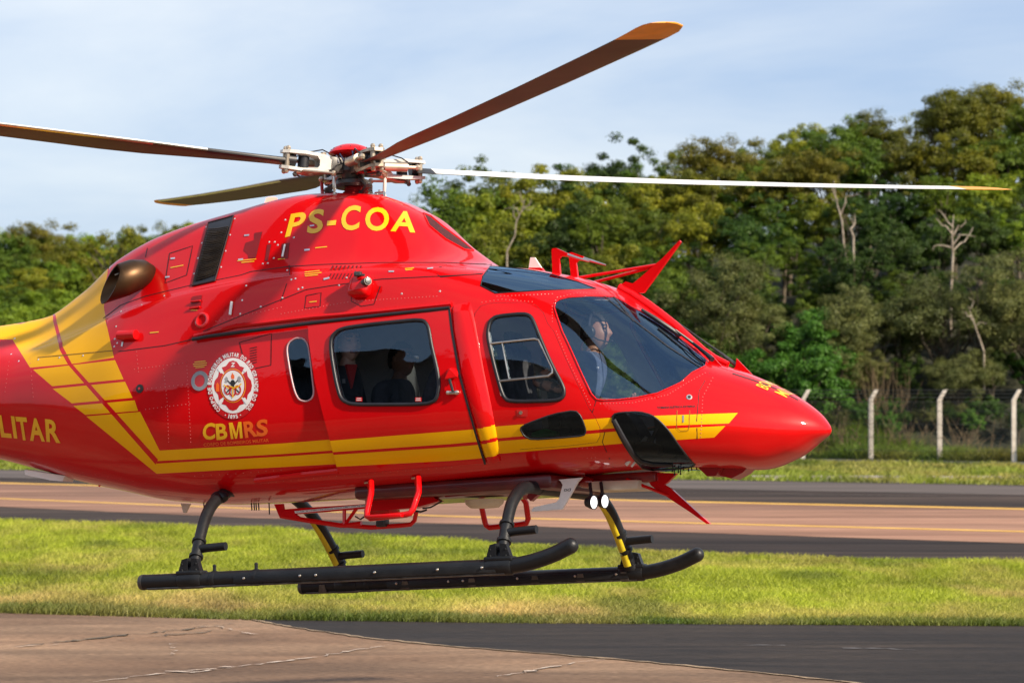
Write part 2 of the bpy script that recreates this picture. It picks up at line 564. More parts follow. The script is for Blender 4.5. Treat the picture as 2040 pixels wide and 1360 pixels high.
LUSH, DRY, DARK = np.array([0.37, 0.425, 0.030]), np.array([0.56, 0.42, 0.14]), np.array([0.09, 0.14, 0.014])
def strip_colour(x, y, t):
    a, b = poly_y(near_edge, x), poly_y(back_edge, x)
    tt = np.clip((y - a) / (b - a), 0, 1)
    n1 = vnoise(x * 0.45, y * 0.16, 11) * 0.6 + vnoise(x * 1.3, y * 0.5, 5) * 0.4
    dry = np.clip((n1 - 0.40) * 3.6, 0, 1)
    fine = vnoise(x * 3.1, y * 1.2, 17)
    near = np.clip(1 - tt / 0.26, 0, 1)
    px = (x / np.maximum(y, 1)) * F + CX
    left = np.clip((950 - px) / 900, 0, 1)
    dry = np.clip(dry * 0.6 + near * (0.60 + 0.4 * left) - 0.25 * (tt > 0.4), 0, 1)
    dry = np.clip(dry + (fine - .5) * .5, 0, 1)
    c = LUSH * (1 - dry[:, None]) + DRY * dry[:, None]
    c = c * (0.72 + 0.5 * vnoise(x * 1.7, y * 0.6, 29) + 0.2 * (vnoise(x * 0.3, y * 0.5, 41) - .5))[:, None]
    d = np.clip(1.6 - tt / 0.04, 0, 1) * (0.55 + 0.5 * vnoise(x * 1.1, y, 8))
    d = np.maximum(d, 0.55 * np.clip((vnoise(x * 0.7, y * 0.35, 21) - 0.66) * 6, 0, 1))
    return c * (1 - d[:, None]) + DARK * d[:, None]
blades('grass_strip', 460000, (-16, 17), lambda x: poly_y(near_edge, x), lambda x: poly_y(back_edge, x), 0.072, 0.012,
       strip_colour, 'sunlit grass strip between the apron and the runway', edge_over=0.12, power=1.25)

verge_near = rw_far
fence_px = [(1600, 920), (1735, 922), (1872, 924), (2020, 927)]
fence_pts = [on_ground(*p) for p in fence_px]
fdir = (fence_pts[-1] - fence_pts[0]).normalized()
def fence_y(x):
    return fence_pts[0].y + (x - fence_pts[0].x) * fdir.y / fdir.x
VG = np.array([0.25, 0.31, 0.03])
def verge_colour(x, y, t):
    n1 = vnoise(x * 0.25, y * 0.12, 31) * 0.6 + vnoise(x * 0.9, y * 0.4, 35) * 0.4
    dry = np.clip((n1 - 0.45) * 2.6, 0, 1)[:, None]
    c = VG * (1 - dry) + np.array([0.38, 0.34, 0.08]) * dry
    dk = np.clip((vnoise(x * 0.5, y * 0.3, 44) - 0.62) * 4, 0, 0.7)[:, None]
    return c * (1 - dk) + DARK * 0.8 * dk
blades('verge_grass', 60000, (-24, 24), lambda x: poly_y(verge_near, x), lambda x: fence_y(x) + 0.0, 0.16, 0.05, verge_colour, 'mown grass verge between the runway and the fence')
blades('long_grass', 42000, (-6, 24), lambda x: fence_y(x) + 0.25, lambda x: fence_y(x) + 4.2, 0.52, 0.05,
       lambda x, y, t: np.array([0.15, 0.24, 0.025]) * (1 - 0.6 * np.clip((vnoise(x * .6, y * .6, 5) - .5) * 3, 0, 1))[:, None] + np.array([0.14, 0.09, 0.02]) * np.clip((vnoise(x * .6, y * .6, 5) - .5) * 3, 0, 1)[:, None],
       'long grass growing behind the fence', zf=lambda x, y: np.array([hill_h(a, b) for a, b in zip(x, y)]))

# concrete kerb along the foot of the fence and a pale drain in the verge
kb = MB()
a0, a1 = Vector((-22, fence_y(-22), 0)), Vector((24, fence_y(24), 0))
mid = (a0 + a1) / 2
kb.box((mid.x, mid.y - 0.0, 0.06), ((a1 - a0).length, 0.22, 0.14), rot=Matrix.Rotation(math.atan2(fdir.y, fdir.x), 3, 'Z'))
tag(link_mesh('fence_kerb', kb.v, kb.f, conc_m), 'low concrete kerb under the fence', kind='structure')
dl = line_px([(1500, 953), (1700, 953.5), (2040, 955)])
dr = MB()
for p, q in zip(dl, dl[1:]):
    c = (p + q) / 2
    dr.box((c.x, c.y, 0.05), ((q - p).length * 1.02, 0.22, 0.10), rot=Matrix.Rotation(math.atan2((q - p).y, (q - p).x), 3, 'Z'))
tag(link_mesh('drain_kerb', dr.v, dr.f, conc_m), 'pale concrete drain edge in the grass verge', kind='structure')

# ------------------------------------------------------------------ fence: concrete posts bent outwards at the top, wires
post_m = material('post_concrete', (0.56, 0.51, 0.45), 0.9, base2=(0.36, 0.31, 0.26), vscale=3.5, bump=0.3, bscale=25, lift=(0.45, 0.75))
wire_m = material('fence_wire', (0.10, 0.10, 0.09), 0.6, metal=0.6, var=0.2)
fence = empty('fence', (fence_pts[0].x, fence_pts[0].y, 0))
tag(fence, 'wire fence on pale concrete posts with bent tops at the foot of the wood', 'fence')
step = (fence_pts[-1] - fence_pts[0]) / 3
def post_mesh():
    b = MB()
    d = 0.17
    prof = [(0, -0.1), (0, 2.42), (0.22, 2.82)]
    for i, ((x0, z0), (x1, z1)) in enumerate(zip(prof, prof[1:])):
        k0, k1 = (d / 2, d / 2) if i == 0 else (d / 2, d / 2 * 0.85)
        vs = [(x0 - k0, -d / 2, z0), (x0 + k0, -d / 2, z0), (x0 + k0, d / 2, z0), (x0 - k0, d / 2, z0),
              (x1 - k1, -d / 2 * 0.98, z1), (x1 + k1, -d / 2 * 0.98, z1), (x1 + k1, d / 2 * 0.98, z1), (x1 - k1, d / 2 * 0.98, z1)]
        b.add(vs, [(0, 1, 5, 4), (1, 2, 6, 5), (2, 3, 7, 6), (3, 0, 4, 7), (4, 5, 6, 7), (3, 2, 1, 0)])
    return b
pm = post_mesh()
first = None
posts = [fence_pts[0] + step * k for k in range(-4, 0)] + fence_pts + [fence_pts[-1] + step]
for p in posts:
    off = p - fence_pts[0]
    if first is None:
        first = link_mesh('post', pm.v, pm.f, post_m, fence, deg=20)
        o = first
    else:
        o = first.copy(); COL.objects.link(o); o.parent = fence
    o.location = off
    o.rotation_euler = (0, 0, random.uniform(-0.05, 0.05))
wr = []
def wire_line(x_off, z):
    p = [posts[0] - fence_pts[0], posts[-1] - fence_pts[0]]
    b = MB()
    b.tube([(q.x + x_off, q.y - 0.02, z) for q in p], 0.011 if z > 2.45 else 0.008, 5)
    return b
for x_off, z in ((0.0, 0.5), (0, 1.0), (0, 1.5), (0, 2.0), (0.0, 2.36), (0.06, 2.52), (0.13, 2.66), (0.2, 2.79)):
    b = wire_line(x_off, z)
    link_mesh('wire', b.v, b.f, wire_m, fence)
# chain-link mesh as one thin part
cl = MB()
L0, L1 = posts[0] - fence_pts[0], posts[-1] - fence_pts[0]
length = (L1 - L0).length
ux = (L1 - L0).normalized()
pitch = 0.16
for s in (1, -1):
    k = -2.3
    while k < length:
        a, e = max(k, 0), min(k + 2.25, length)
        if e > a:
            za, ze = 0.1 + (a - k), 0.1 + (e - k)
            if s < 0: za, ze = 2.45 - za, 2.45 - ze
            A, E_ = L0 + ux * a, L0 + ux * e
            cl.tube([(A.x, A.y, za), (E_.x, E_.y, ze)], 0.004, 3, caps=False)
        k += pitch
o = link_mesh('chain_link', cl.v, cl.f, wire_m, fence, fix=False)
o['kind'] = 'stuff'

# ================================================================== trees
def leaf_material(name, hue_a, hue_b, tr=0.35):
    m = bpy.data.materials.new(name)
    m.use_nodes = True
    n, l = m.node_tree.nodes, m.node_tree.links.new
    p = n['Principled BSDF']
    p.inputs['Roughness'].default_value = 0.55
    p.inputs['Specular IOR Level'].default_value = 0.35
    t = n.new('ShaderNodeTexCoord')
    a = n.new('ShaderNodeTexNoise'); a.inputs['Scale'].default_value = 1.1; a.inputs['Detail'].default_value = 6
    l(t.outputs['Object'], a.inputs['Vector'])
    r = n.new('ShaderNodeValToRGB')
    r.color_ramp.elements[0].position, r.color_ramp.elements[1].position = 0.35, 0.68
    r.color_ramp.elements[0].color = (*hue_a, 1); r.color_ramp.elements[1].color = (*hue_b, 1)
    l(a.outputs['Fac'], r.inputs['Fac'])
    oi = n.new('ShaderNodeObjectInfo')
    hs = n.new('ShaderNodeHueSaturation')
    mr = n.new('ShaderNodeMapRange'); mr.inputs['To Min'].default_value = 0.485; mr.inputs['To Max'].default_value = 0.515
    l(oi.outputs['Random'], mr.inputs['Value']); l(mr.outputs['Result'], hs.inputs['Hue'])
    mv = n.new('ShaderNodeMapRange'); mv.inputs['To Min'].default_value = 0.8; mv.inputs['To Max'].default_value = 1.25
    ml = n.new('ShaderNodeMath'); ml.operation = 'FRACT'
    mm = n.new('ShaderNodeMath'); mm.operation = 'MULTIPLY'; mm.inputs[1].default_value = 7.13
    l(oi.outputs['Random'], mm.inputs[0]); l(mm.outputs[0], ml.inputs[0]); l(ml.outputs[0], mv.inputs['Value'])
    l(mv.outputs['Result'], hs.inputs['Value'])
    l(r.outputs['Color'], hs.inputs['Color']); l(hs.outputs['Color'], p.inputs['Base Color'])
    trn = n.new('ShaderNodeBsdfTranslucent'); l(hs.outputs['Color'], trn.inputs['Color'])
    ms = n.new('ShaderNodeMixShader'); ms.inputs['Fac'].default_value = tr
    l(p.outputs['BSDF'], ms.inputs[1]); l(trn.outputs['BSDF'], ms.inputs[2])
    l(ms.outputs['Shader'], n['Material Output'].inputs['Surface'])
    return m
bark_m = material('bark', (0.10, 0.08, 0.055), 0.9, var=0.35, vscale=5, bump=0.6, bscale=20)
pale_bark_m = material('pale_bark', (0.34, 0.29, 0.23), 0.9, base2=(0.20, 0.16, 0.12), vscale=4, bump=0.5, bscale=18)
LM = {
    'green': leaf_material('leaves_green', (0.068, 0.122, 0.009), (0.144, 0.205, 0.014)),
    'yellow': leaf_material('leaves_yellow_green', (0.144, 0.177, 0.009), (0.261, 0.262, 0.014)),
    'ochre': leaf_material('leaves_ochre', (0.097, 0.108, 0.009), (0.190, 0.175, 0.012)),
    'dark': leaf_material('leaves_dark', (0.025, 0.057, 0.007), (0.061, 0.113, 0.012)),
    'olive': leaf_material('leaves_olive', (0.103, 0.122, 0.032), (0.192, 0.205, 0.059)),
    'bright': leaf_material('leaves_bright', (0.130, 0.212, 0.011), (0.254, 0.320, 0.020)),
    'fern': leaf_material('leaves_fern', (0.048, 0.122, 0.012), (0.103, 0.205, 0.021)),
}

def crown_arrays(seed, w, h, n_clump, per, leaf, flat=0.75, holes=0.0):
    """leaves in clumps spread through an uneven crown; local origin at the crown's foot"""
    g = np.random.default_rng(seed)
    cs = []
    lob = [(g.uniform(-.32, .32), g.uniform(-.32, .32), g.uniform(.42, .85), g.uniform(.20, .36)) for _ in range(7)]
    lob.append((0, 0, .5, .40))
    while len(cs) < n_clump:
        L_ = lob[g.integers(len(lob))]
        d = g.normal(0, 1, 3); d /= np.linalg.norm(d)
        rr = L_[3] * g.random() ** 0.30
        c = np.array([L_[0], L_[1], L_[2]]) + d * rr * np.array([1, 1, .85])
        if c[2] < 0.02 or np.hypot(c[0], c[1]) > .56: continue
        if holes and g.random() < holes * (0.5 + 0.5 * math.sin(c[0] * 17 + seed) * math.sin(c[2] * 13)): continue
        cs.append(c)
    cs = np.array(cs) * np.array([w, w, h])
    ctr = np.array([0, 0, h * .45])
    P, Nn, S = [], [], []
    for c in cs:
        k = int(per * g.uniform(.5, 1.5))
        rad = g.uniform(.22, .46) * (w / 5) ** .5
        d = g.normal(0, 1, (k, 3)); d /= np.linalg.norm(d, axis=1)[:, None]
        rr = rad * g.random((k, 1)) ** .5
        p = c + d * rr * np.array([1.15, 1.15, flat])
        out = (c - ctr) / (np.linalg.norm(c - ctr) + 1e-6)
        nn = d * .55 + out * .35 + np.array([0, 0, .55]) + g.normal(0, .45, (k, 3))
        P.append(p); Nn.append(nn / np.linalg.norm(nn, axis=1)[:, None]); S.append(leaf * g.uniform(.6, 1.35, k))
    return np.concatenate(P), np.concatenate(Nn), np.concatenate(S), cs, g

def leaf_mesh(name, P, Nn, S, g, mat, slim=0.5):
    n = len(P)
    a = g.normal(0, 1, (n, 3))
    u = np.cross(Nn, a); u /= np.linalg.norm(u, axis=1)[:, None] + 1e-9
    v = np.cross(Nn, u)
    s = S[:, None]
    V = np.stack([P - u * s * .5, P + v * s * slim * .5 + Nn * s * .08, P + u * s * .5 - Nn * s * .06, P - v * s * slim * .5 + Nn * s * .08], 1).astype(np.float32)
    me = bpy.data.meshes.new(name)
    me.vertices.add(n * 4); me.vertices.foreach_set('co', V.reshape(-1))
    me.loops.add(n * 4); me.loops.foreach_set('vertex_index', np.arange(n * 4, dtype=np.int32))
    me.polygons.add(n); me.polygons.foreach_set('loop_start', (np.arange(n) * 4).astype(np.int32))
    me.update(calc_edges=True)
    me.materials.append(mat)
    return me

def limbs(b, cs, g, h_trunk, r0, count=16, lean=0.1, total=None):
    """tapered trunk and limbs that run to some of the clumps (crown's foot at z = h_trunk)"""
    top = Vector((g.normal(0, lean), g.normal(0, lean), h_trunk + (total or 2.0) * .55))
    tr = [Vector((0, 0, -0.6)), Vector((g.normal(0, lean), g.normal(0, lean), h_trunk * .5)), Vector((top.x * .5, top.y * .5, h_trunk)), top]
    b.tube(tr, [r0 * 1.25, r0, r0 * .8, r0 * .3], 8)
    idx = g.choice(len(cs), min(count, len(cs)), replace=False)
    for i in idx:
        e = Vector(cs[i]) + Vector((0, 0, h_trunk))
        t = g.uniform(.1, .8)
        s = tr[2].lerp(tr[3], t) if g.random() < .7 else tr[1].lerp(tr[2], .6 + .4 * g.random())
        m = s.lerp(e, .5) + Vector((g.normal(0, .12), g.normal(0, .12), g.uniform(-.1, .35)))
        r = r0 * g.uniform(.22, .42)
        b.tube([s, m, e], [r, r * .65, r * .2], 5, caps=False)

PROTO = {}
def proto(kind, seed, colour, w, h, trunk, n_clump, per, leaf, bark=None, holes=0.0, flat=.75, count=16, slim=.5):
    P, Nn, S, cs, g = crown_arrays(seed, w, h, n_clump, per, leaf, flat, holes)
    P = P + np.array([0, 0, trunk])
    me = leaf_mesh('crown', P, Nn, S, g, LM[colour], slim)
    b = MB()
    limbs(b, cs, g, trunk, 0.05 + 0.022 * (w + h) / 2, count, total=h)
    tm = bpy.data.meshes.new('trunk')
    tm.from_pydata(b.v, [], b.f); tm.materials.append(bark or bark_m)
    for p in tm.polygons: p.use_smooth = True
    PROTO[kind] = (me, tm, h + trunk, w)

proto('green_tree', 1, 'green', 5.0, 5.2, 2.4, 150, 154, 0.136)
proto('green_tree_b', 2, 'green', 4.6, 5.8, 2.2, 140, 154, 0.128, holes=.3)
proto('yellow_tree', 3, 'yellow', 4.6, 5.0, 2.4, 140, 147, 0.136)
proto('ochre_tree', 4, 'ochre', 5.2, 5.0, 2.4, 160, 147, 0.128, holes=.2)
proto('dark_tree', 5, 'dark', 5.2, 5.6, 2.0, 150, 154, 0.144)
proto('dark_tree_b', 6, 'dark', 4.4, 6.0, 2.0, 140, 147, 0.136, holes=.2)
proto('bright_tree', 7, 'bright', 4.4, 4.6, 2.2, 130, 147, 0.144)
proto('olive_bush', 8, 'olive', 4.6, 4.0, .5, 150, 168, 0.104, holes=.25, count=26, slim=.38)
proto('olive_bush_b', 9, 'olive', 4.0, 4.4, .5, 130, 168, 0.096, holes=.35, count=26, slim=.38)
proto('fern_bush', 10, 'fern', 3.6, 3.2, .4, 110, 154, 0.120, count=12)
proto('sparse_tree', 11, 'yellow', 3.6, 4.6, 3.0, 46, 98, 0.128, holes=.5, count=30)
proto('slim_tree', 12, 'green', 2.2, 4.8, 2.6, 50, 125, 0.120, count=20)

def place_tree(kind, label, cat, group, x, y, s, rz=None, name=None, sz=1.0, z=None):
    me, tm, hh, ww = PROTO[kind]
    root = empty(name or ('bush' if 'bush' in kind else 'tree'), (x, y, (hill_h(x, y) if z is None else z) - .05), (0, 0, rng.uniform(0, 6.28) if rz is None else rz))
    root.scale = (s, s, s * sz)
    tag(root, label, cat, group)
    for m, nm in ((me, 'crown'), (tm, 'trunk')):
        o = bpy.data.objects.new(nm, m); COL.objects.link(o); o.parent = root
    return root

def tree_px(kind, px, top_py, Y, label, cat='tree', group=None, wide=None, name=None):
    """a tree whose top stands at a place seen at (px, top_py), Y metres away"""
    me, tm, hh, ww = PROTO[kind]
    p = at_depth(px, top_py, Y)
    g = hill_h(p.x, Y)
    H = max(1.2, p.z - g)
    s = (wide / ww) if wide else H / hh
    return place_tree(kind, label, cat, group, p.x, Y, s, name=name, sz=H / hh / s)

K = {'green': ['green_tree', 'green_tree_b'], 'dark': ['dark_tree', 'dark_tree_b'], 'yellow': ['yellow_tree'], 'ochre': ['ochre_tree'], 'bright': ['bright_tree'],
     'olive': ['olive_bush', 'olive_bush_b'], 'fern': ['fern_bush'], 'sparse': ['sparse_tree'], 'slim': ['slim_tree']}
def pick(k):
    return random.choice(K[k])
WORDS = {'green': 'mid green leafy tree', 'dark': 'dark green dense tree', 'yellow': 'yellow green sunlit tree', 'ochre': 'ochre tinged leafy tree', 'bright': 'bright green leafy tree',
         'olive': 'greyish olive bush with bare twigs', 'fern': 'fresh green low bush', 'sparse': 'thin open yellowish tree', 'slim': 'slim pointed green tree'}

NTH = ['', 'second ', 'third ', 'fourth ', 'fifth ', 'sixth ', 'seventh ', 'eighth ', 'ninth ', 'tenth ']
def spot(px, items, i, k):
    """where a tree stands among those of its kind in its row"""
    same = [j for j, it in enumerate(items) if it[2] == k]
    if len(same) == 1: return 'the only one there'
    r = same[::-1].index(i); l = same.index(i)
    return (NTH[r] + 'from the right' if r else 'rightmost there') if r <= l else (NTH[l] + 'from the left' if l else 'leftmost there')
# crest of the hill, left to right: (pixel, top pixel, kind)
crest = [(880, 352, 'green'), (950, 334, 'green'), (1022, 345, 'yellow'), (1098, 328, 'yellow'), (1160, 340, 'dark'), (1222, 294, 'dark'), (1268, 318, 'slim'), (1322, 292, 'slim'),
         (1372, 276, 'sparse'), (1440, 282, 'ochre'), (1512, 280, 'green'), (1592, 246, 'yellow'), (1680, 230, 'green'), (1760, 228, 'ochre'), (1830, 204, 'sparse'),
         (1888, 190, 'ochre'), (1950, 184, 'ochre'), (2015, 172, 'ochre'), (2100, 165, 'green'), (2190, 160, 'ochre')]
for i, (px, ty, k) in enumerate(crest):
    tree_px(pick(k), px, ty, 137 + (i % 3) * 2.5, WORDS[k] + ' on the hill crest, ' + spot(px, crest, i, k), group='trees along the hill crest')
rows = [
    # depth, [(px, top, kind)...]
    (131, [(905, 400, 'green'), (990, 385, 'yellow'), (1075, 392, 'dark'), (1150, 384, 'green'), (1240, 372, 'green'), (1330, 350, 'yellow'), (1415, 345, 'ochre'), (1490, 338, 'green'), (1575, 318, 'ochre'),
           (1650, 300, 'ochre'), (1730, 292, 'green'), (1810, 280, 'ochre'), (1895, 262, 'yellow'), (1980, 262, 'green'), (2060, 250, 'green')]),
    (126, [(870, 450, 'green'), (945, 455, 'dark'), (1030, 440, 'yellow'), (1120, 430, 'dark'), (1205, 430, 'green'), (1300, 415, 'green'), (1390, 410, 'yellow'), (1470, 405, 'dark'), (1560, 400, 'green'),
           (1640, 380, 'yellow'), (1720, 372, 'dark'), (1800, 360, 'dark'), (1880, 345, 'green'), (1965, 330, 'bright'), (2060, 340, 'green')]),
    (122, [(900, 520, 'dark'), (980, 500, 'green'), (1060, 505, 'dark'), (1215, 480, 'yellow'), (1130, 510, 'green'), (1320, 490, 'green'), (1420, 480, 'dark'), (1500, 478, 'green'), (1590, 470, 'green'),
           (1680, 455, 'dark'), (1775, 440, 'dark'), (1860, 425, 'dark'), (1950, 420, 'dark'), (2040, 410, 'bright')]),
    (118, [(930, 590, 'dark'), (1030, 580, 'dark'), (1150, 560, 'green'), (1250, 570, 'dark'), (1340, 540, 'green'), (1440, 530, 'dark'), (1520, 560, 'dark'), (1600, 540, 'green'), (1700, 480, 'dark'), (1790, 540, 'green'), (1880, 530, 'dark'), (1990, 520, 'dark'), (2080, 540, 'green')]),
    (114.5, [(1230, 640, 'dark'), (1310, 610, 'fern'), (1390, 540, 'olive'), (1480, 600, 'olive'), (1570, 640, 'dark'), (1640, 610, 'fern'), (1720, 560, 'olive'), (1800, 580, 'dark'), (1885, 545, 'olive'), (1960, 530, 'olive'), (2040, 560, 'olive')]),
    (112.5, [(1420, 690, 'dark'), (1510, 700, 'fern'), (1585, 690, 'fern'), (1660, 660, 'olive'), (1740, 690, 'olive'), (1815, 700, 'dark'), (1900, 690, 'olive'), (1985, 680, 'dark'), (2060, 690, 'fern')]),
    (110.6, [(1625, 835, 'dark'), (1668, 842, 'olive'), (1715, 838, 'dark'), (1762, 850, 'fern'), (1805, 835, 'dark'), (1850, 842, 'olive'), (1898, 850, 'dark'), (1945, 838, 'fern'), (1990, 840, 'dark'), (2030, 848, 'olive')]),
    (111, [(1640, 790, 'olive'), (1700, 800, 'fern'), (1770, 790, 'fern'), (1840, 770, 'dark'), (1905, 800, 'olive'), (1960, 780, 'fern'), (2025, 790, 'dark')]),
]
GW = {131: 'near the top of the slope', 126: 'high on the wooded slope', 122: 'half way up the wooded slope', 118: 'low on the wooded slope', 114.5: 'at the front of the wood', 112.5: 'at the foot of the wood', 111: 'close behind the fence posts', 110.6: 'low behind the fence'}
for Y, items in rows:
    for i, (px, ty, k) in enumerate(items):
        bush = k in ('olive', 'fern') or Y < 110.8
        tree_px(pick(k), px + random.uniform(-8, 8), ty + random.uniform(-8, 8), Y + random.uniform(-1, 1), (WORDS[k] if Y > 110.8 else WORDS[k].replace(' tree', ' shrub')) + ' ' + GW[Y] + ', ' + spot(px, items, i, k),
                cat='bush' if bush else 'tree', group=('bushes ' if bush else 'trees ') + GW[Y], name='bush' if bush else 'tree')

# the farther wood at the left
RW = ['front', 'second', 'middle', 'fourth', 'rear']
for row, (Y, base) in enumerate(((176, 600), (184, 560), (192, 520), (201, 488), (210, 462))):
    px = -90 + (row % 2) * 28
    its = []
    while px < 560 if row < 4 else px < 470:
        k = random.choice(['bright', 'green', 'green', 'yellow', 'dark'] if row < 3 else ['green', 'ochre', 'yellow', 'bright'])
        its.append((px, base - 0.05 * max(0, px - 150) + random.uniform(-14, 14), k))
        px += random.uniform(48, 66)
    for i, (px, top, k) in enumerate(its):
        tree_px(pick(k), px, top, Y + random.uniform(-2, 2), WORDS[k] + ' in the ' + RW[row] + ' row of the far wood, ' + spot(px, its, i, k), group='trees of the far wood', wide=random.uniform(4.5, 6.5))
tree_px('sparse_tree', 228, 428, 186, 'round open tree standing above the far wood left of the engine cowl', wide=5.5)
tree_px('sparse_tree', 372, 412, 178, 'thin open tree just behind the cooling grille top', wide=3.2)
tree_px('sparse_tree', 470, 408, 178, 'leafy tree top showing above the cowl behind the grille', wide=3.6)
tree_px('sparse_tree', 800, 375, 150, 'small tree top in the gap below the rotor head', wide=3.2)
tree_px('green_tree', 835, 392, 146, 'tree top just in front of the gap below the rotor', wide=3.4)

# bare pale trunks standing out of the wood
def bare_tree(px, base_py, top_py, Y, label, seed, r=0.07, lean=0.0, arms=5):
    g = np.random.default_rng(seed)
    b0, t0 = at_depth(px, base_py, Y), at_depth(px + lean, top_py, Y)
    hgt = (t0 - b0).length
    root = empty('bare_tree', b0)
    tag(root, label, 'dead tree', 'bare pale trunks in the wood')
    tr = MB()
    d = t0 - b0
    pts = [d * k + Vector((g.normal(0, .05), g.normal(0, .05), 0)) * (k > 0) for k in (0, .3, .55, .8, 1)]
    tr.tube([pts[0] - Vector((0, 0, 1.5))] + pts, [r * 1.1, r, r * .85, r * .7, r * .5, r * .25], 7)
    link_mesh('trunk', tr.v, tr.f, pale_bark_m, root)
    for k in range(arms):
        s = pts[2].lerp(pts[4], g.uniform(0, .9))
        sd_ = 1 if k % 2 else -1
        e = s + Vector((sd_ * g.uniform(.12, .42), g.normal(0, .15), g.uniform(-.02, .42))) * hgt * .55
        br = MB()
        m = s.lerp(e, .45) + Vector((0, 0, g.uniform(-.06, .07) * hgt)); m2 = s.lerp(e, .75) + Vector((g.normal(0, .03), 0, g.uniform(-.04, .06))) * hgt
        br.tube([s, m, m2, e, e + (e - m2) * .6 + Vector((g.normal(0, .1), 0, g.uniform(-.15, .2)))], [r * .5, r * .44, r * .36, r * .28, r * .12], 6)
        link_mesh('branch', br.v, br.f, pale_bark_m, root)
    return root
bare_tree(1893, 600, 428, 117.0, 'pale dead tree with crooked forked arms above the olive bushes', 1, .075, 6, 6)
bare_tree(1690, 540, 360, 120.5, 'pale leaning bare trunk under the end of the white rotor blade', 2, .06, -30, 3)
bare_tree(1010, 500, 395, 120, 'pale twisted bare branches under the white blade near its root', 4, .04, 40, 7)
bare_tree(1700, 470, 425, 117, 'short broken pale stump beside the leaning bare trunk', 6, .05, 2, 1)
bare_tree(1960, 700, 610, 111.5, 'pale crooked branch low in the olive bush', 7, .05, -30, 4)
# dry brush and stalks at the foot of the wood
def dry_brush(px, py, Y, label, n, hgt, seed):
    g = np.random.default_rng(seed)
    p = at_depth(px, py, Y)
    b = MB()
    for _ in range(n):
        s = Vector((g.normal(0, .55), g.normal(0, .3), 0))
        e = s + Vector((g.normal(0, .45), g.normal(0, .3), hgt * g.uniform(.4, 1)))
        m = s.lerp(e, .5) + Vector((g.normal(0, .12), 0, .1))
        b.tube([s, m, e], [.016, .012, .005], 4, caps=False)
    o = link_mesh('dry_brush', b.v, b.f, material('dry_stalks', (0.15, 0.105, 0.055), 0.9, var=.3), None)
    o.location = (p.x, Y, hill_h(p.x, Y))
    tag(o, label, 'dry brush', 'dry brush behind the fence')
dry_brush(1690, 880, 109.6, 'dry brown brush just left of the first full fence post', 30, 1.7, 1)
dry_brush(1800, 880, 109.6, 'dry brown brush between the first two full fence posts', 25, 1.5, 2)
dry_brush(1925, 880, 109.6, 'dry brown brush between the last two fence posts', 30, 1.6, 3)
dry_brush(1760, 700, 111.5, 'brown leafless thicket in front of the olive bushes', 55, 2.8, 4)

# ------------------------------------------------------------------ hangar behind the photographer, mirrored in the cabin windows
hg = empty('hangar', (-66, -17, 0))
tag(hg, 'dark hangar with a low roof mirrored in the cabin windows', 'hangar')
wall_m = material('hangar_wall', (0.035, 0.035, 0.038), 0.7, var=.2, vscale=.6)
roof_m = material('hangar_roof', (0.09, 0.09, 0.095), 0.6, metal=.3, var=.2, vscale=.6)
b = MB(); b.box((0, 0, 7.0), (96, 24, 14.0)); link_mesh('wall', b.v, b.f, wall_m, hg)
b = MB(); b.add([(-49, 13, 14.0), (49, 13, 14.0), (49, 0, 17.0), (-49, 0, 17.0), (-49, -13, 14.0), (49, -13, 14.0)], [(0, 1, 2, 3), (3, 2, 5, 4), (0, 3, 4), (1, 5, 2), (0, 4, 5, 1)])
link_mesh('roof', b.v, b.f, roof_m, hg)
for k in range(7):
    b = MB(); b.box((-39 + 13 * k, 12.05, 2.6), (10.5, .2, 5.2)); link_mesh('hangar_door', b.v, b.f, roof_m, hg)

# ================================================================== helicopter
HUB = Vector((-1.1418624, 20.0, 4.2278431))
YAW, PIT, ROL = -0.42971969, -0.06556303, -0.07712235
HR = Matrix.Rotation(YAW, 3, 'Z') @ Matrix.Rotation(PIT, 3, 'Y') @ Matrix.Rotation(ROL, 3, 'X')
BASE = Vector((0.5, 0.0, -2.99))            # foot of the helicopter, in its own frame (origin in the rotor hub)
HRT = HR.transposed()
HELI = empty('helicopter', HUB + HR @ BASE, HR.to_euler())
tag(HELI, 'red and yellow fire service helicopter hovering low over the apron', 'helicopter')
OH = HRT @ (C0 - HUB)                       # the camera in the helicopter's frame
def hray(px, py):
    return HRT @ ray(px, py)
def hp(px, py, y):
    """pixel -> point of the helicopter's lengthwise plane at y"""
    d = hray(px, py)
    return OH + d * ((y - OH.y) / d.y)

def hpart(name, b, mat, parent=None, deg=35, label=None, midx=None, fix=True):
    """a part given in the frame of the hub"""
    o = link_mesh(name, [Vector(v) - BASE for v in b.v], b.f, mat, parent or HELI, fix=fix, deg=deg, midx=midx)
    if label: o['label'] = label
    return o

# ------------------------------------------------------------------ materials
red_m = material('red_gloss_paint', (0.64, 0.0015, 0.003), 0.4, coat=0.7, base2=(0.60, 0.001, 0.003), vscale=1.5, spec=0.08, bump=.14, bscale=2.6)
yel_m = material('yellow_gloss_paint', (0.93, 0.47, 0.002), 0.4, coat=0.3, base2=(0.88, 0.44, 0.002), vscale=1.5, spec=0.08)
blk_m = material('black_gloss_surround', (0.006, 0.006, 0.007), 0.25, coat=0.6, var=.2)
rub_m = material('black_rubber', (0.012, 0.012, 0.016), 0.45, var=.25, vscale=8)
seam_m = material('panel_gap', (0.030, 0.002, 0.003), 0.6, var=.2)
seam_y = material('panel_gap_on_yellow', (0.25, 0.12, 0.004), 0.6, var=.2)
liner_m = material('cabin_lining', (0.55, 0.55, 0.54), 0.85, var=.12, vscale=3)
steel_m = material('bare_metal', (0.62, 0.58, 0.52), 0.32, metal=1.0, var=.12, vscale=12)
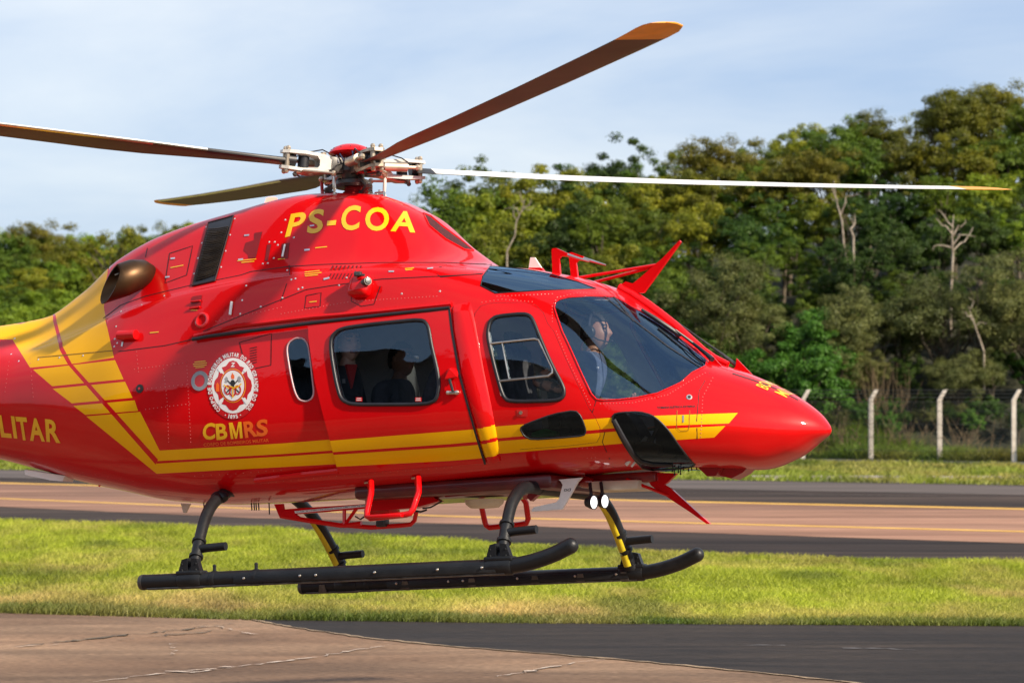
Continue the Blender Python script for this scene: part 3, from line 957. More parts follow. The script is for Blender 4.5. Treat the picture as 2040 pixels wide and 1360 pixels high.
gold_m = material('titanium_grip', (0.50, 0.42, 0.32), 0.42, metal=.75, var=.15, vscale=9)
pale_m = material('pale_grip_paint', (0.56, 0.55, 0.52), 0.40, var=.08, vscale=8)
dkst_m = material('dark_steel', (0.10, 0.095, 0.09), 0.45, metal=.7, var=.3, vscale=12)
skid_m = material('skid_black', (0.008, 0.009, 0.011), 0.42, base2=(0.016, 0.017, 0.019), vscale=9, spec=.35, bump=.08, bscale=70, lift=(.45, .75))
wht_m = material('white_paint', (0.86, 0.84, 0.80), 0.35, var=.05)
cream_m = material('cream_paint', (0.62, 0.58, 0.47), 0.4, var=.06)
org_m = material('orange_print', (0.85, 0.13, 0.006), 0.35, coat=.6, var=.05)
ylt_m = material('yellow_print', (0.88, 0.47, 0.004), 0.35, coat=.6, var=.05)
wlt_m = material('white_print', (0.80, 0.79, 0.78), 0.35, coat=.6, var=.04)
klt_m = material('black_print', (0.02, 0.018, 0.018), 0.4, var=.1)
rlt_m = material('red_print', (0.55, 0.006, 0.008), 0.3, coat=.6, var=.05)

def glass(name, tint, refl=1.0, rough=0.0, ior=1.9, wave=(1, 1, 1), amp=0.05):
    m = bpy.data.materials.new(name)
    m.use_nodes = True
    n, l = m.node_tree.nodes, m.node_tree.links.new
    n.remove(n['Principled BSDF'])
    tr = n.new('ShaderNodeBsdfTransparent'); tr.inputs['Color'].default_value = (*tint, 1)
    gl = n.new('ShaderNodeBsdfGlossy'); gl.inputs['Roughness'].default_value = rough
    gl.inputs['Color'].default_value = (0.48 * refl, 0.74 * refl, refl, 1)
    t = n.new('ShaderNodeTexCoord')
    mp_ = n.new('ShaderNodeMapping'); mp_.inputs['Rotation'].default_value = (0, math.radians(-33), 0); mp_.inputs['Scale'].default_value = wave
    nz_ = n.new('ShaderNodeTexNoise'); nz_.inputs['Scale'].default_value = 2.2; nz_.inputs['Detail'].default_value = 2
    l(t.outputs['Object'], mp_.inputs['Vector']); l(mp_.outputs['Vector'], nz_.inputs['Vector'])
    bp = n.new('ShaderNodeBump'); bp.inputs['Strength'].default_value = amp; bp.inputs['Distance'].default_value = 0.05
    l(nz_.outputs['Fac'], bp.inputs['Height'])
    l(bp.outputs['Normal'], gl.inputs['Normal'])
    fr = n.new('ShaderNodeFresnel'); fr.inputs['IOR'].default_value = ior
    l(bp.outputs['Normal'], fr.inputs['Normal'])
    ms = n.new('ShaderNodeMixShader')
    l(fr.outputs['Fac'], ms.inputs['Fac']); l(tr.outputs['BSDF'], ms.inputs[1]); l(gl.outputs['BSDF'], ms.inputs[2])
    l(ms.outputs['Shader'], n['Material Output'].inputs['Surface'])
    return m
glass_wind = glass('windshield_glass', (0.86, 0.91, 0.96), 1.0, ior=2.2, wave=(.5, .5, .5), amp=.02)
glass_cab = glass('tinted_cabin_glass', (0.97, 0.97, 0.98), 1.0, ior=1.85)
glass_dark = glass('smoked_glass', (0.34, 0.35, 0.37), .9, ior=1.5)
glass_roof = glass('roof_glass', (0.20, 0.22, 0.26), 1.0, ior=3.2, wave=(.5, .5, .5), amp=.02)

# ------------------------------------------------------------------ skin of the fuselage as a smooth function of (s, t)
# stations: x, then (half width, height) of eight points from the top centre line to the keel
ST = [
    (-7.2, [(0, -1.18), (.08, -1.185), (.15, -1.21), (.19, -1.27), (.205, -1.37), (.19, -1.48), (.11, -1.56), (0, -1.575)]),
    (-5.5, [(0, -1.04), (.13, -1.05), (.24, -1.10), (.305, -1.22), (.33, -1.38), (.30, -1.57), (.18, -1.70), (0, -1.725)]),
    (-4.2, [(0, -.95), (.15, -.965), (.29, -1.05), (.38, -1.22), (.41, -1.40), (.38, -1.61), (.23, -1.77), (0, -1.805)]),
    (-3.1, [(0, -.920), (.15, -.945), (.32, -1.07), (.45, -1.23), (.50, -1.42), (.47, -1.66), (.30, -1.86), (0, -1.915)]),
    (-2.6, [(0, -.886), (.13, -.915), (.31, -1.10), (.48, -1.23), (.57, -1.43), (.545, -1.71), (.35, -1.96), (0, -2.045)]),
    (-2.25, [(0, -.715), (.15, -.775), (.36, -1.06), (.52, -1.18), (.635, -1.42), (.61, -1.76), (.39, -2.05), (0, -2.145)]),
    (-1.9, [(0, -.508), (.20, -.565), (.43, -.99), (.57, -1.10), (.69, -1.41), (.67, -1.82), (.43, -2.13), (0, -2.225)]),
    (-1.5, [(0, -.367), (.255, -.43), (.515, -.895), (.64, -1.01), (.755, -1.41), (.735, -1.88), (.48, -2.21), (0, -2.315)]),
    (-.95, [(0, -.270), (.30, -.335), (.575, -.83), (.70, -.94), (.80, -1.44), (.785, -1.95), (.54, -2.28), (0, -2.362)]),
    (-.3, [(0, -.190), (.32, -.26), (.60, -.79), (.735, -.90), (.82, -1.45), (.81, -1.98), (.57, -2.295), (0, -2.363)]),
    (.25, [(0, -.240), (.315, -.305), (.605, -.785), (.745, -.90), (.825, -1.45), (.815, -1.98), (.575, -2.29), (0, -2.345)]),
    (.6, [(0, -.390), (.275, -.45), (.575, -.80), (.745, -.915), (.825, -1.46), (.815, -1.98), (.575, -2.285), (0, -2.335)]),
    (.92, [(0, -.658), (.225, -.70), (.515, -.828), (.73, -.945), (.825, -1.47), (.815, -1.98), (.57, -2.28), (0, -2.325)]),
    (1.12, [(0, -.803), (.235, -.818), (.49, -.868), (.72, -.985), (.82, -1.48), (.81, -1.98), (.565, -2.275), (0, -2.32)]),
    (1.5, [(0, -.880), (.25, -.893), (.48, -.945), (.69, -1.07), (.80, -1.52), (.79, -1.99), (.555, -2.265), (0, -2.31)]),
    (2.0, [(0, -1.028), (.245, -1.042), (.46, -1.10), (.635, -1.24), (.75, -1.64), (.74, -2.01), (.52, -2.255), (0, -2.295)]),
    (2.35, [(0, -1.270), (.225, -1.285), (.42, -1.345), (.565, -1.48), (.675, -1.78), (.665, -2.05), (.47, -2.255), (0, -2.29)]),
    (2.7, [(0, -1.575), (.195, -1.59), (.36, -1.645), (.48, -1.76), (.57, -1.95), (.555, -2.11), (.39, -2.28), (0, -2.31)]),
    (3.0, [(0, -1.708), (.155, -1.722), (.28, -1.775), (.375, -1.875), (.445, -2.01), (.43, -2.13), (.29, -2.285), (0, -2.33)]),
    (3.25, [(0, -1.842), (.105, -1.852), (.19, -1.895), (.26, -1.97), (.30, -2.06), (.285, -2.14), (.185, -2.235), (0, -2.270)]),
    (3.42, [(0, -1.968), (.055, -1.975), (.10, -1.998), (.137, -2.035), (.155, -2.082), (.145, -2.122), (.09, -2.155), (0, -2.168)]),
    (3.495, [(0, -2.062), (.017, -2.064), (.03, -2.07), (.042, -2.08), (.046, -2.092), (.042, -2.104), (.026, -2.113), (0, -2.116)]),
    (3.505, [(0, -2.089)] * 8),
]
XN = 3.505
S_ST = np.array([math.sqrt(XN - x) for x, _ in ST])[::-1]
W_ST = np.array([[p[0] for p in c] for _, c in ST])[::-1]
Z_ST = np.array([[p[1] for p in c] for _, c in ST])[::-1]
def pchip_slopes(x, Y):
    h = np.diff(x)[:, None]
    d = np.diff(Y, axis=0) / h
    m = np.zeros_like(Y)
    w1, w2 = 2 * h[1:] + h[:-1], h[1:] + 2 * h[:-1]
    same = (d[:-1] * d[1:]) > 0
    with np.errstate(divide='ignore', invalid='ignore'):
        hm = (w1 + w2) / (w1 / d[:-1] + w2 / d[1:])
    m[1:-1] = np.where(same, hm, 0)
    # softer than strict pchip where the line only bends: use the plain average
    m[0], m[-1] = d[0], d[-1]
    return m
MW, MZ = pchip_slopes(S_ST, W_ST), pchip_slopes(S_ST, Z_ST)
def herm(x, X, Y, M):
    i = np.clip(np.searchsorted(X, x) - 1, 0, len(X) - 2)
    h = (X[i + 1] - X[i])
    u = ((x - X[i]) / h)[:, None]
    h = h[:, None]
    return ((2 * u**3 - 3 * u**2 + 1) * Y[i] + (u**3 - 2 * u**2 + u) * h * M[i] + (-2 * u**3 + 3 * u**2) * Y[i + 1] + (u**3 - u**2) * h * M[i + 1])
def skin(s, t):
    """near (starboard) side: arrays s, t -> points N x 3"""
    s, t = np.asarray(s, float), np.asarray(t, float)
    Wc, Zc = herm(s, S_ST, W_ST, MW), herm(s, S_ST, Z_ST, MZ)
    Wc = np.concatenate([-Wc[:, 1:2], Wc, -Wc[:, 6:7]], 1)
    Zc = np.concatenate([Zc[:, 1:2], Zc, Zc[:, 6:7]], 1)
    k = np.clip(np.floor(t * 7).astype(int), 0, 6)
    u = t * 7 - k
    r = np.arange(len(s))
    def cr_(C):
        a, b, c, d = C[r, k], C[r, k + 1], C[r, k + 2], C[r, k + 3]
        return .5 * (2 * b + (c - a) * u + (2 * a - 5 * b + 4 * c - d) * u**2 + (3 * b - a - 3 * c + d) * u**3)
    return np.stack([XN - s**2, -cr_(Wc), cr_(Zc)], -1)
def skin_n(s, t):
    s, t = np.asarray(s, float), np.asarray(t, float)
    e = 2e-3
    ds = skin(np.minimum(s + e, 3.27), t) - skin(np.maximum(s - e, .004), t)
    dt = skin(s, np.minimum(t + e, 1)) - skin(s, np.maximum(t - e, 0))
    n = np.cross(dt, ds)
    ln = np.linalg.norm(n, axis=1)[:, None]
    n = np.where(ln > 1e-12, n / np.maximum(ln, 1e-12), np.array([[1., 0, 0]]))
    n[t <= 1e-6, 1] = 0
    n[t >= 1 - 1e-6, 1] = 0
    return n / np.maximum(np.linalg.norm(n, axis=1)[:, None], 1e-9)
_p = skin([1.8], [.55])[0]; _n = skin_n([1.8], [.55])[0]
NSIGN = -1.0 if _n[1] > 0 else 1.0

# ray table: pixel -> (s, t)
gs = np.concatenate([np.linspace(.012, 2.62, 335), np.linspace(2.63, 3.2, 40)])
gt = np.linspace(0, 1, 121)
GS, GT = np.meshgrid(gs, gt, indexing='ij')
GP = skin(GS.ravel(), GT.ravel())
gverts = [Vector(p) for p in GP]
gfaces = []
m_ = len(gt)
for i in range(len(gs) - 1):
    for j in range(m_ - 1):
        a = i * m_ + j
        gfaces += [(a, a + m_, a + m_ + 1), (a, a + m_ + 1, a + 1)]
BV = BVHTree.FromPolygons(gverts, gfaces)
def uv_at(hit, fi):
    f = gfaces[fi]
    tri = [gverts[k] for k in f]
    uvs = [Vector((GS.ravel()[k], GT.ravel()[k], 0)) for k in f]
    q = geometry.barycentric_transform(hit, *tri, *uvs)
    return (q.x, q.y)
def px2st(px, py):
    d = hray(px, py)
    h, n, fi, dist = BV.ray_cast(OH, d, 60)
    if h is None:                       # just outside the outline: nearest place on the skin
        q = OH + d * ((-0.05 - OH.y) / d.y)
        h, n, fi, dist = BV.find_nearest(q)
    return uv_at(h, fi)
def S3(st, off=0.0):
    a = np.array(st, float).reshape(-1, 2)
    p = skin(a[:, 0], a[:, 1])
    if off:
        p = p + NSIGN * skin_n(a[:, 0], a[:, 1]) * off
    return [Vector(q) for q in p]
def on_skin(px, py, off=0.0):
    return S3([px2st(px, py)], off)[0]
def n_skin(px, py):
    s, t = px2st(px, py)
    return Vector(NSIGN * skin_n([s], [t])[0])
def dens(P, step=10.0, closed=True):
    """add points along a pixel polyline"""
    out_ = []
    n = len(P)
    for i in range(n if closed else n - 1):
        a, b = P[i], P[(i + 1) % n]
        k = max(1, int(math.hypot(b[0] - a[0], b[1] - a[1]) / step))
        out_ += [(a[0] + (b[0] - a[0]) * j / k, a[1] + (b[1] - a[1]) * j / k) for j in range(k)]
    if not closed: out_.append(P[-1])
    return out_
def smooth_poly(P, it=2):
    """round the corners (corner cutting)"""
    for _ in range(it):
        Q = []
        for i in range(len(P)):
            a, b = P[i], P[(i + 1) % len(P)]
            Q += [(a[0] * .8 + b[0] * .2, a[1] * .8 + b[1] * .2), (a[0] * .2 + b[0] * .8, a[1] * .2 + b[1] * .8)]
        P = Q
    return P
def st_poly(P, step=10.0):
    return [px2st(*p) for p in dens(P, step)]
def inside(poly, pts):
    """even-odd test, vectorised; poly and pts in (s, t)"""
    P = np.asarray(poly); x, y = pts[:, 0], pts[:, 1]
    r = np.zeros(len(pts), bool)
    j = len(P) - 1
    for i in range(len(P)):
        xi, yi, xj, yj = *P[i], *P[j]
        c = ((yi > y) != (yj > y))
        with np.errstate(divide='ignore', invalid='ignore'):
            r ^= c & (x < (xj - xi) * (y - yi) / (yj - yi) + xi)
        j = i
    return r

# ------------------------------------------------------------------ outlines read off the photograph
PX = {
 'slide_door': [(618, 651), (760, 637), (899, 619), (904, 660), (920, 750), (937, 811), (950, 856), (962, 900), (969, 917), (880, 922), (780, 930), (677, 938), (673, 919), (660, 869), (647, 822), (632, 762), (624, 710), (619, 672)],
 'slide_window': smooth_poly([(664, 700), (665, 672), (684, 656), (752, 647), (846, 638), (858, 652), (864, 690), (875, 735), (880, 768), (874, 797), (855, 805), (780, 806), (705, 806), (684, 796), (674, 760)], 2),
 'small_window': smooth_poly([(572, 701), (573, 688), (578, 680), (590, 673), (605, 674), (614, 686), (618, 712), (622.5, 752), (626, 783), (621, 795), (609, 800), (595.5, 796), (587, 779), (579, 745)], 2),
 'cock_door': [(944, 640), (947, 624), (958, 610), (975, 605), (994, 603.5), (1046, 603), (1067, 608), (1082, 623), (1091, 645), (1103, 660), (1126, 713), (1173, 813), (1186, 832), (1195, 852), (1195, 868), (1189, 880), (1130, 887), (1036, 894), (990, 900), (972, 850), (957, 740)],
 'cock_window': smooth_poly([(971, 668), (976, 640), (990, 630), (1046, 625), (1060, 632), (1078, 678), (1100, 728), (1124, 772), (1124, 790), (1110, 798), (1014, 800), (1002, 788), (988, 740)], 2),
 'low_window': smooth_poly([(1036, 853), (1048, 844), (1102, 824.5), (1146, 817), (1158, 829), (1168, 858), (1163, 867), (1120, 871), (1060, 875), (1044, 868)], 1),
 'chin_window': smooth_poly([(1219, 838), (1222, 825), (1236, 821.5), (1273, 820), (1297, 826), (1314, 838), (1332, 857), (1352, 886), (1373, 913), (1387, 927), (1361, 931.5), (1284, 936.5), (1262, 913), (1240, 880)], 1),
 'windshield': [(1104, 612), (1107, 601), (1116, 596), (1132, 592), (1175, 589.5), (1224, 591), (1240, 599), (1256, 609), (1276, 620), (1318, 647), (1356, 674), (1388, 696), (1408, 719), (1405, 729), (1379, 742), (1356, 762), (1333, 772.5), (1310, 783), (1267, 792), (1230, 796), (1199, 797), (1188, 795), (1178, 784), (1161, 749), (1134, 689), (1120, 660), (1107.5, 624)],
 'roof_window': [(962, 550), (977, 530.5), (1000, 532), (1034, 535.5), (1066, 540), (1100, 547), (1152, 562), (1187, 575), (1142, 576.5), (1080, 578.5), (1017, 582), (987, 584), (958, 569)],
}
YELLOW = [
 # sweep on the tail, five panels by two, then the two stripes along the side
 [(-40, 640), (41, 645), (135, 600), (213, 535), (214, 545), (208, 580), (207, 612), (213, 650), (222, 690), (227, 712), (150, 724), (60, 732), (25, 676), (-40, 676)],
 [(66, 736), (229, 717), (246, 755), (104, 769)],
 [(105, 774), (249, 760), (264, 792), (143, 803)],
 [(146, 808), (268, 797), (275, 818), (170, 826)],
 [(172, 829), (279, 820), (318, 897), (560, 883), (900, 856), (1100, 840), (1240, 830), (1470, 822), (1452, 843), (1240, 851), (900, 880), (560, 904), (312, 918), (310, 912.5)],
 [(172, 829), (310, 912.5), (312, 923), (560, 909), (900, 886), (1240, 858), (1445, 848), (1423, 871), (1240, 883), (900, 911), (560, 930), (312, 943)],
]
REDBAR = [  # the slanting red line that cuts the yellow sweep
 [(102, 625), (109, 625), (120, 667), (113, 668)],
 [(113, 668), (120, 667), (125, 690), (143, 724), (315, 915), (310, 925), (136, 727), (119, 697)],
]
# ------------------------------------------------------------------ cut the skin along all outlines
sa = np.concatenate([np.linspace(.012, 2.62, 216), np.linspace(2.64, 3.268, 26)])
ta = np.linspace(0, 1, 73)
pts = [Vector((float(s), float(t))) for s in sa for t in ta]
edges = []
ST_POLY = {}
def add_poly(st):
    o = len(pts)
    pts.extend(Vector((max(.013, min(3.267, a)), max(0, min(1, b)))) for a, b in st)
    n = len(st)
    edges.extend((o + i, o + (i + 1) % n) for i in range(n))
for k, P in PX.items():
    ST_POLY[k] = st_poly(P, 8.0)
    add_poly(ST_POLY[k])
ST_Y = [st_poly(P, 14.0) for P in YELLOW]
ST_R = [st_poly(P, 14.0) for P in REDBAR]
for q in ST_Y + ST_R:
    add_poly(q)
cv, ce, cf, *_ = geometry.delaunay_2d_cdt(pts, edges, [], 0, 1e-6, False)
CV = np.array([(v.x, v.y) for v in cv])
CF = np.array([tuple(f) for f in cf])
CEN = CV[CF].mean(1)
P3 = skin(CV[:, 0], CV[:, 1])
N3 = NSIGN * skin_n(CV[:, 0], CV[:, 1])
A_, B_, C_ = P3[CF[:, 0]], P3[CF[:, 1]], P3[CF[:, 2]]
fn = np.cross(B_ - A_, C_ - A_)
flip = (fn * N3[CF].mean(1)).sum(1) < 0
CF[flip] = CF[flip][:, ::-1]
region = np.full(len(CF), 'body', dtype=object)
for k in ('cock_door', 'slide_door', 'small_window', 'slide_window', 'cock_window', 'low_window', 'chin_window', 'windshield', 'roof_window'):
    region[inside(ST_POLY[k], CEN)] = k
paint = np.zeros(len(CF), int)
for q in ST_Y:
    paint[inside(q, CEN)] = 1
for q in ST_R:
    paint[inside(q, CEN)] = 0

def patch(name, mask, mats, off=0.0, parent=None, sides=(-1,), rim=0.0, midx=None, label=None, inward=False):
    """a piece of the skin as an object of its own; off: outwards; rim: depth of an edge folded inwards"""
    fs = CF[mask]
    mi = (midx[mask] if midx is not None else np.zeros(len(fs), int))
    used, inv = np.unique(fs, return_inverse=True)
    fs = inv.reshape(-1, 3)
    V = P3[used] + N3[used] * off
    Nn = N3[used].copy()
    if rim > 0:
        cnt = {}
        for f in fs:
            for i in range(3):
                e = (f[i], f[(i + 1) % 3])
                cnt[e] = 1
        be = [e for e in cnt if (e[1], e[0]) not in cnt]
        bv = sorted({v for e in be for v in e})
        # edge ring: own copies of the border so the fold stays sharp
        m0 = len(V)
        top = {v: m0 + i for i, v in enumerate(bv)}
        low = {v: m0 + len(bv) + i for i, v in enumerate(bv)}
        V = np.concatenate([V, V[bv], V[bv] - Nn[bv] * rim])
        quads = [(top[a], low[a], low[b], top[b]) for a, b in be]
        # fold normals: across the border
        en = np.zeros((len(bv), 3)); pos = {v: i for i, v in enumerate(bv)}
        for a, b in be:
            d = np.cross(V[b] - V[a], Nn[a]); d /= np.linalg.norm(d) + 1e-9
            en[pos[a]] += d; en[pos[b]] += d
        en /= np.linalg.norm(en, axis=1)[:, None] + 1e-9
        Nn = np.concatenate([Nn, en, en])
    else:
        quads = []
    obs_ = []
    VV, FF, NN, MM = [], [], [], []
    for sd_ in sides:
        o = sum(len(x) for x in VV)
        mul = np.array([1, 1 if sd_ < 0 else -1, 1])
        VV.append(V * mul); NN.append(Nn * mul)
        allf = [tuple(int(x) + o for x in f) for f in fs] + [tuple(x + o for x in q) for q in quads]
        if (sd_ > 0) != inward: allf = [tuple(reversed(f)) for f in allf]
        FF += allf; MM += list(mi) + [0] * len(quads)
    VV, NN = np.concatenate(VV), np.concatenate(NN)
    if inward: NN = -NN
    me = bpy.data.meshes.new(name)
    me.from_pydata((VV - np.array(BASE)).tolist(), [], FF)
    for m in (mats if isinstance(mats, list) else [mats]): me.materials.append(m)
    me.polygons.foreach_set('material_index', np.array(MM, dtype=np.int32))
    me.polygons.foreach_set('use_smooth', np.ones(len(FF), bool))
    me.normals_split_custom_set_from_vertices(NN.tolist())
    o = bpy.data.objects.new(name, me); COL.objects.link(o); o.parent = parent or HELI
    if label: o['label'] = label
    return o

R_ = lambda k: region == k
# which faces of the fuselage are not skin: the cut-outs under the sliding door stay (the door runs outside the skin)
fus_mask = R_('body')
fuselage = patch('fuselage', fus_mask, [red_m, yel_m], midx=paint, sides=(-1, 1), rim=0.02)
door_parts = {}
for sd_ in (-1, 1):
    sdo = patch('sliding_door', R_('slide_door'), [red_m, yel_m], off=.034, midx=paint, sides=(sd_,), rim=.05)
    patch('window_pane', R_('slide_window'), glass_cab, off=.030, parent=sdo, sides=(sd_,))
    cdo = patch('cockpit_door', R_('cock_door'), [red_m, yel_m], off=.003, midx=paint, sides=(sd_,), rim=.03)
    patch('window_pane', R_('cock_window'), glass_cab, off=.0, parent=cdo, sides=(sd_,))
    patch('lower_window', R_('low_window'), glass_dark, off=.002, parent=cdo, sides=(sd_,))
    patch('small_window', R_('small_window'), glass_cab, off=.001, sides=(sd_,))
    patch('chin_window', R_('chin_window'), glass_dark, off=.002, sides=(sd_,))
    patch('windshield', R_('windshield'), glass_wind, off=.001, sides=(sd_,))
    patch('roof_window', R_('roof_window'), glass_roof, off=.001, sides=(sd_,))
    door_parts[sd_] = (sdo, cdo)
# inner lining of the cabin with the same openings
X3 = P3[CF].mean(1)[:, 0]
T3 = CEN[:, 1]
lin = (R_('body') | R_('slide_door') | R_('cock_door')) & (X3 > -.72) & (X3 < 3.0) & (T3 > .16)
patch('cabin_lining', lin, liner_m, off=-.03, sides=(-1, 1), inward=True)

# ------------------------------------------------------------------ things lying on the skin: prints, seams, rivets
def skin_mesh(name, verts_st, tris, mat, off, parent=None, label=None, kind=None, extra=None):
    P = S3(verts_st, off)
    b = MB(); b.v = [tuple(p) for p in P]; b.f = [tuple(t) for t in tris]
    me = bpy.data.meshes.new(name)
    me.from_pydata([Vector(v) - BASE for v in b.v], [], b.f)
    me.materials.append(mat)
    a = np.array(verts_st)
    nn = NSIGN * skin_n(a[:, 0], a[:, 1])
    # face the faces outwards
    bm = bmesh.new(); bm.from_mesh(me)
    for f in bm.faces:
        f.smooth = True
        f.normal_update()
        av = Vector(nn[[v.index for v in f.verts]].mean(0))
        if f.normal.dot(av) < 0: f.normal_flip()
    bm.to_mesh(me); bm.free()
    me.normals_split_custom_set_from_vertices(nn.tolist())
    o = bpy.data.objects.new(name, me); COL.objects.link(o); o.parent = parent or HELI
    if label: o['label'] = label
    if kind: o['kind'] = kind
    return o

def print_poly(name, polys, mat, off=.002, parent=None, label=None, step=8.0, raw=False):
    """filled shapes given in pixels, laid on the skin"""
    V, T = [], []
    for P in polys:
        D = dens(P, step)
        st = [px2st(*p) for p in D]
        lo, hi = np.min(st, 0), np.max(st, 0)
        vs = [Vector(p) for p in st]
        es = [(i, (i + 1) % len(st)) for i in range(len(st))]
        k = .022
        gx = [Vector((x, y)) for x in np.arange(lo[0] + k, hi[0], k) for y in np.arange(lo[1] + k, hi[1], k)]
        if gx:
            m = inside(st, np.array([(q.x, q.y) for q in gx]))
            vs += [q for q, i in zip(gx, m) if i]
        v2, _, f2, *_r = geometry.delaunay_2d_cdt(vs, es, [], 0, 1e-7, False)
        A = np.array([(q.x, q.y) for q in v2]); Fk = np.array([tuple(f) for f in f2])
        keep = inside(st, A[Fk].mean(1))
        o = len(V)
        V += A.tolist(); T += [tuple(int(x) + o for x in f) for f in Fk[keep]]
    return skin_mesh(name, V, T, mat, off, parent, label)

_fc = {}
def glyphs(s, bold=.0, space=1.0):
    """triangles of a word in its own box (0..1, 0..1); also the width / height ratio"""
    key = (s, bold, space)
    if key in _fc: return _fc[key]
    cu = bpy.data.curves.new('lettering', 'FONT')
    cu.body = s; cu.offset = bold; cu.space_character = space; cu.resolution_u = 4
    o = bpy.data.objects.new('lettering', cu); COL.objects.link(o)
    bpy.context.view_layer.update()
    me = bpy.data.meshes.new_from_object(o.evaluated_get(bpy.context.evaluated_depsgraph_get()))
    bm = bmesh.new(); bm.from_mesh(me)
    bmesh.ops.remove_doubles(bm, verts=bm.verts, dist=1e-5)
    bmesh.ops.triangulate(bm, faces=bm.faces)
    for _ in range(2):
        lg = [e for e in bm.edges if e.calc_length() > .22]
        if lg: bmesh.ops.subdivide_edges(bm, edges=lg, cuts=1); bmesh.ops.triangulate(bm, faces=bm.faces)
    bm.verts.index_update()
    V = np.array([(v.co.x, v.co.y) for v in bm.verts]); T = [tuple(v.index for v in f.verts) for f in bm.faces]
    bm.free(); bpy.data.objects.remove(o); bpy.data.curves.remove(cu); bpy.data.meshes.remove(me)
    lo, hi = V.min(0), V.max(0)
    r = ((V - lo) / (hi - lo), T, (hi[0] - lo[0]) / (hi[1] - lo[1]))
    _fc[key] = r
    return r
def print_text(name, items, mat, off=.0025, parent=None, label=None):
    """items: (word, bold, bottom-left, bottom-right, top-left) in pixels"""
    V, T = [], []
    for (s, bold, bl, br, tl) in items:
        U, tr, _ = glyphs(s, bold)
        bl, br, tl = (np.array(q, float) for q in (bl, br, tl))
        P = bl + U[:, :1] * (br - bl) + U[:, 1:] * (tl - bl)
        o = len(V)
        V += [px2st(*p) for p in P]
        T += [tuple(x + o for x in t) for t in tr]
    return skin_mesh(name, V, T, mat, off, parent, label)

def seam(name, lines, w, mat, off=.0016, parent=None, step=14.0, kind=None):
    V, T = [], []
    for P in lines:
        D = dens(P, step, closed=False)
        o = len(V)
        for i, p in enumerate(D):
            a, c = D[max(0, i - 1)], D[min(len(D) - 1, i + 1)]
            tx, ty = c[0] - a[0], c[1] - a[1]
            k = math.hypot(tx, ty) + 1e-9
            nx_, ny_ = -ty / k * w / 2, tx / k * w / 2
            V += [px2st(p[0] + nx_, p[1] + ny_), px2st(p[0] - nx_, p[1] - ny_)]
            if i: T += [(o + 2 * i - 2, o + 2 * i - 1, o + 2 * i + 1, o + 2 * i)]
    return skin_mesh(name, V, T, mat, off, parent, kind=kind)
def skin_tube(b, P, r, off, n=8, step=10.0, flat=None):
    b.tube([on_skin(*p, off) for p in dens(P, step, closed=False)], r, n, flat=flat)
    return b
sdoor, cdoor = door_parts[-1]

seam('panel_gap', [
    [(206, 634), (222, 622), (240, 608), (290, 590), (385, 567), (480, 548), (500, 541), (575, 531), (640, 527), (760, 523), (880, 523), (980, 527)],
    [(405, 660), (480, 629), (610, 577), (660, 569), (760, 556), (960, 546)], [(576, 528), (577, 548), (560, 600)],
    [(294, 494), (290, 512)], [(338, 505), (384, 490), (372, 548), (329, 564), (338, 505)],
    [(477, 682), (541, 664), (540, 727), (492, 737), (477, 682)],
    [(1414, 742), (1393, 778), (1388, 836), (1389, 874)], [(236, 700), (330, 688), (400, 672)],
    [(944, 640), (947, 624), (958, 610), (975, 605), (994, 603.5), (1046, 603), (1067, 608), (1082, 623), (1091, 645), (1103, 660), (1126, 713), (1173, 813), (1186, 832), (1195, 852), (1195, 868), (1189, 880), (1130, 887), (1036, 894), (990, 872)],
    [(1188, 796), (1180, 822), (1176, 815)], [(1222, 930), (1200, 880), (1205, 860)], [(610, 589), (640, 583), (638, 610), (607, 614), (610, 589)],
    [(700, 560), (700, 600), (720, 610), (745, 606), (758, 570)],
    [(855, 535), (880, 532)], [(890, 527), (870, 545), (878, 552), (962, 545)],
], 1.5, seam_m, kind='stuff')
seam('panel_gap', [[(75, 712), (227, 698)]], 1.4, seam_y, off=.0018)
seam('nose_gap', [[(1459, 744), (1500, 757), (1550, 776), (1590, 797)]], 2.2, klt_m)
seam('door_gap', [[(899, 619), (904, 660), (920, 750), (937, 811), (950, 856), (969, 917)]], 4.2, rub_m, off=.036, parent=sdoor)
seam('windshield_seam', [[(1203, 590), (1262, 638), (1330, 690), (1397, 733)], [(1222, 591), (1262, 640)]], 2.4, rub_m, off=.004)
seam('vent_slots', [[(660 + 8 * i, 539), (664 + 8 * i, 529)] for i in range(8)] + [[(654 + 7 * i, 556), (660 + 7 * i, 545)] for i in range(9)]
     + [[(498, 694 + 5 * i), (512, 691 + 5 * i)] for i in range(7)], 1.6, seam_m, kind='stuff')
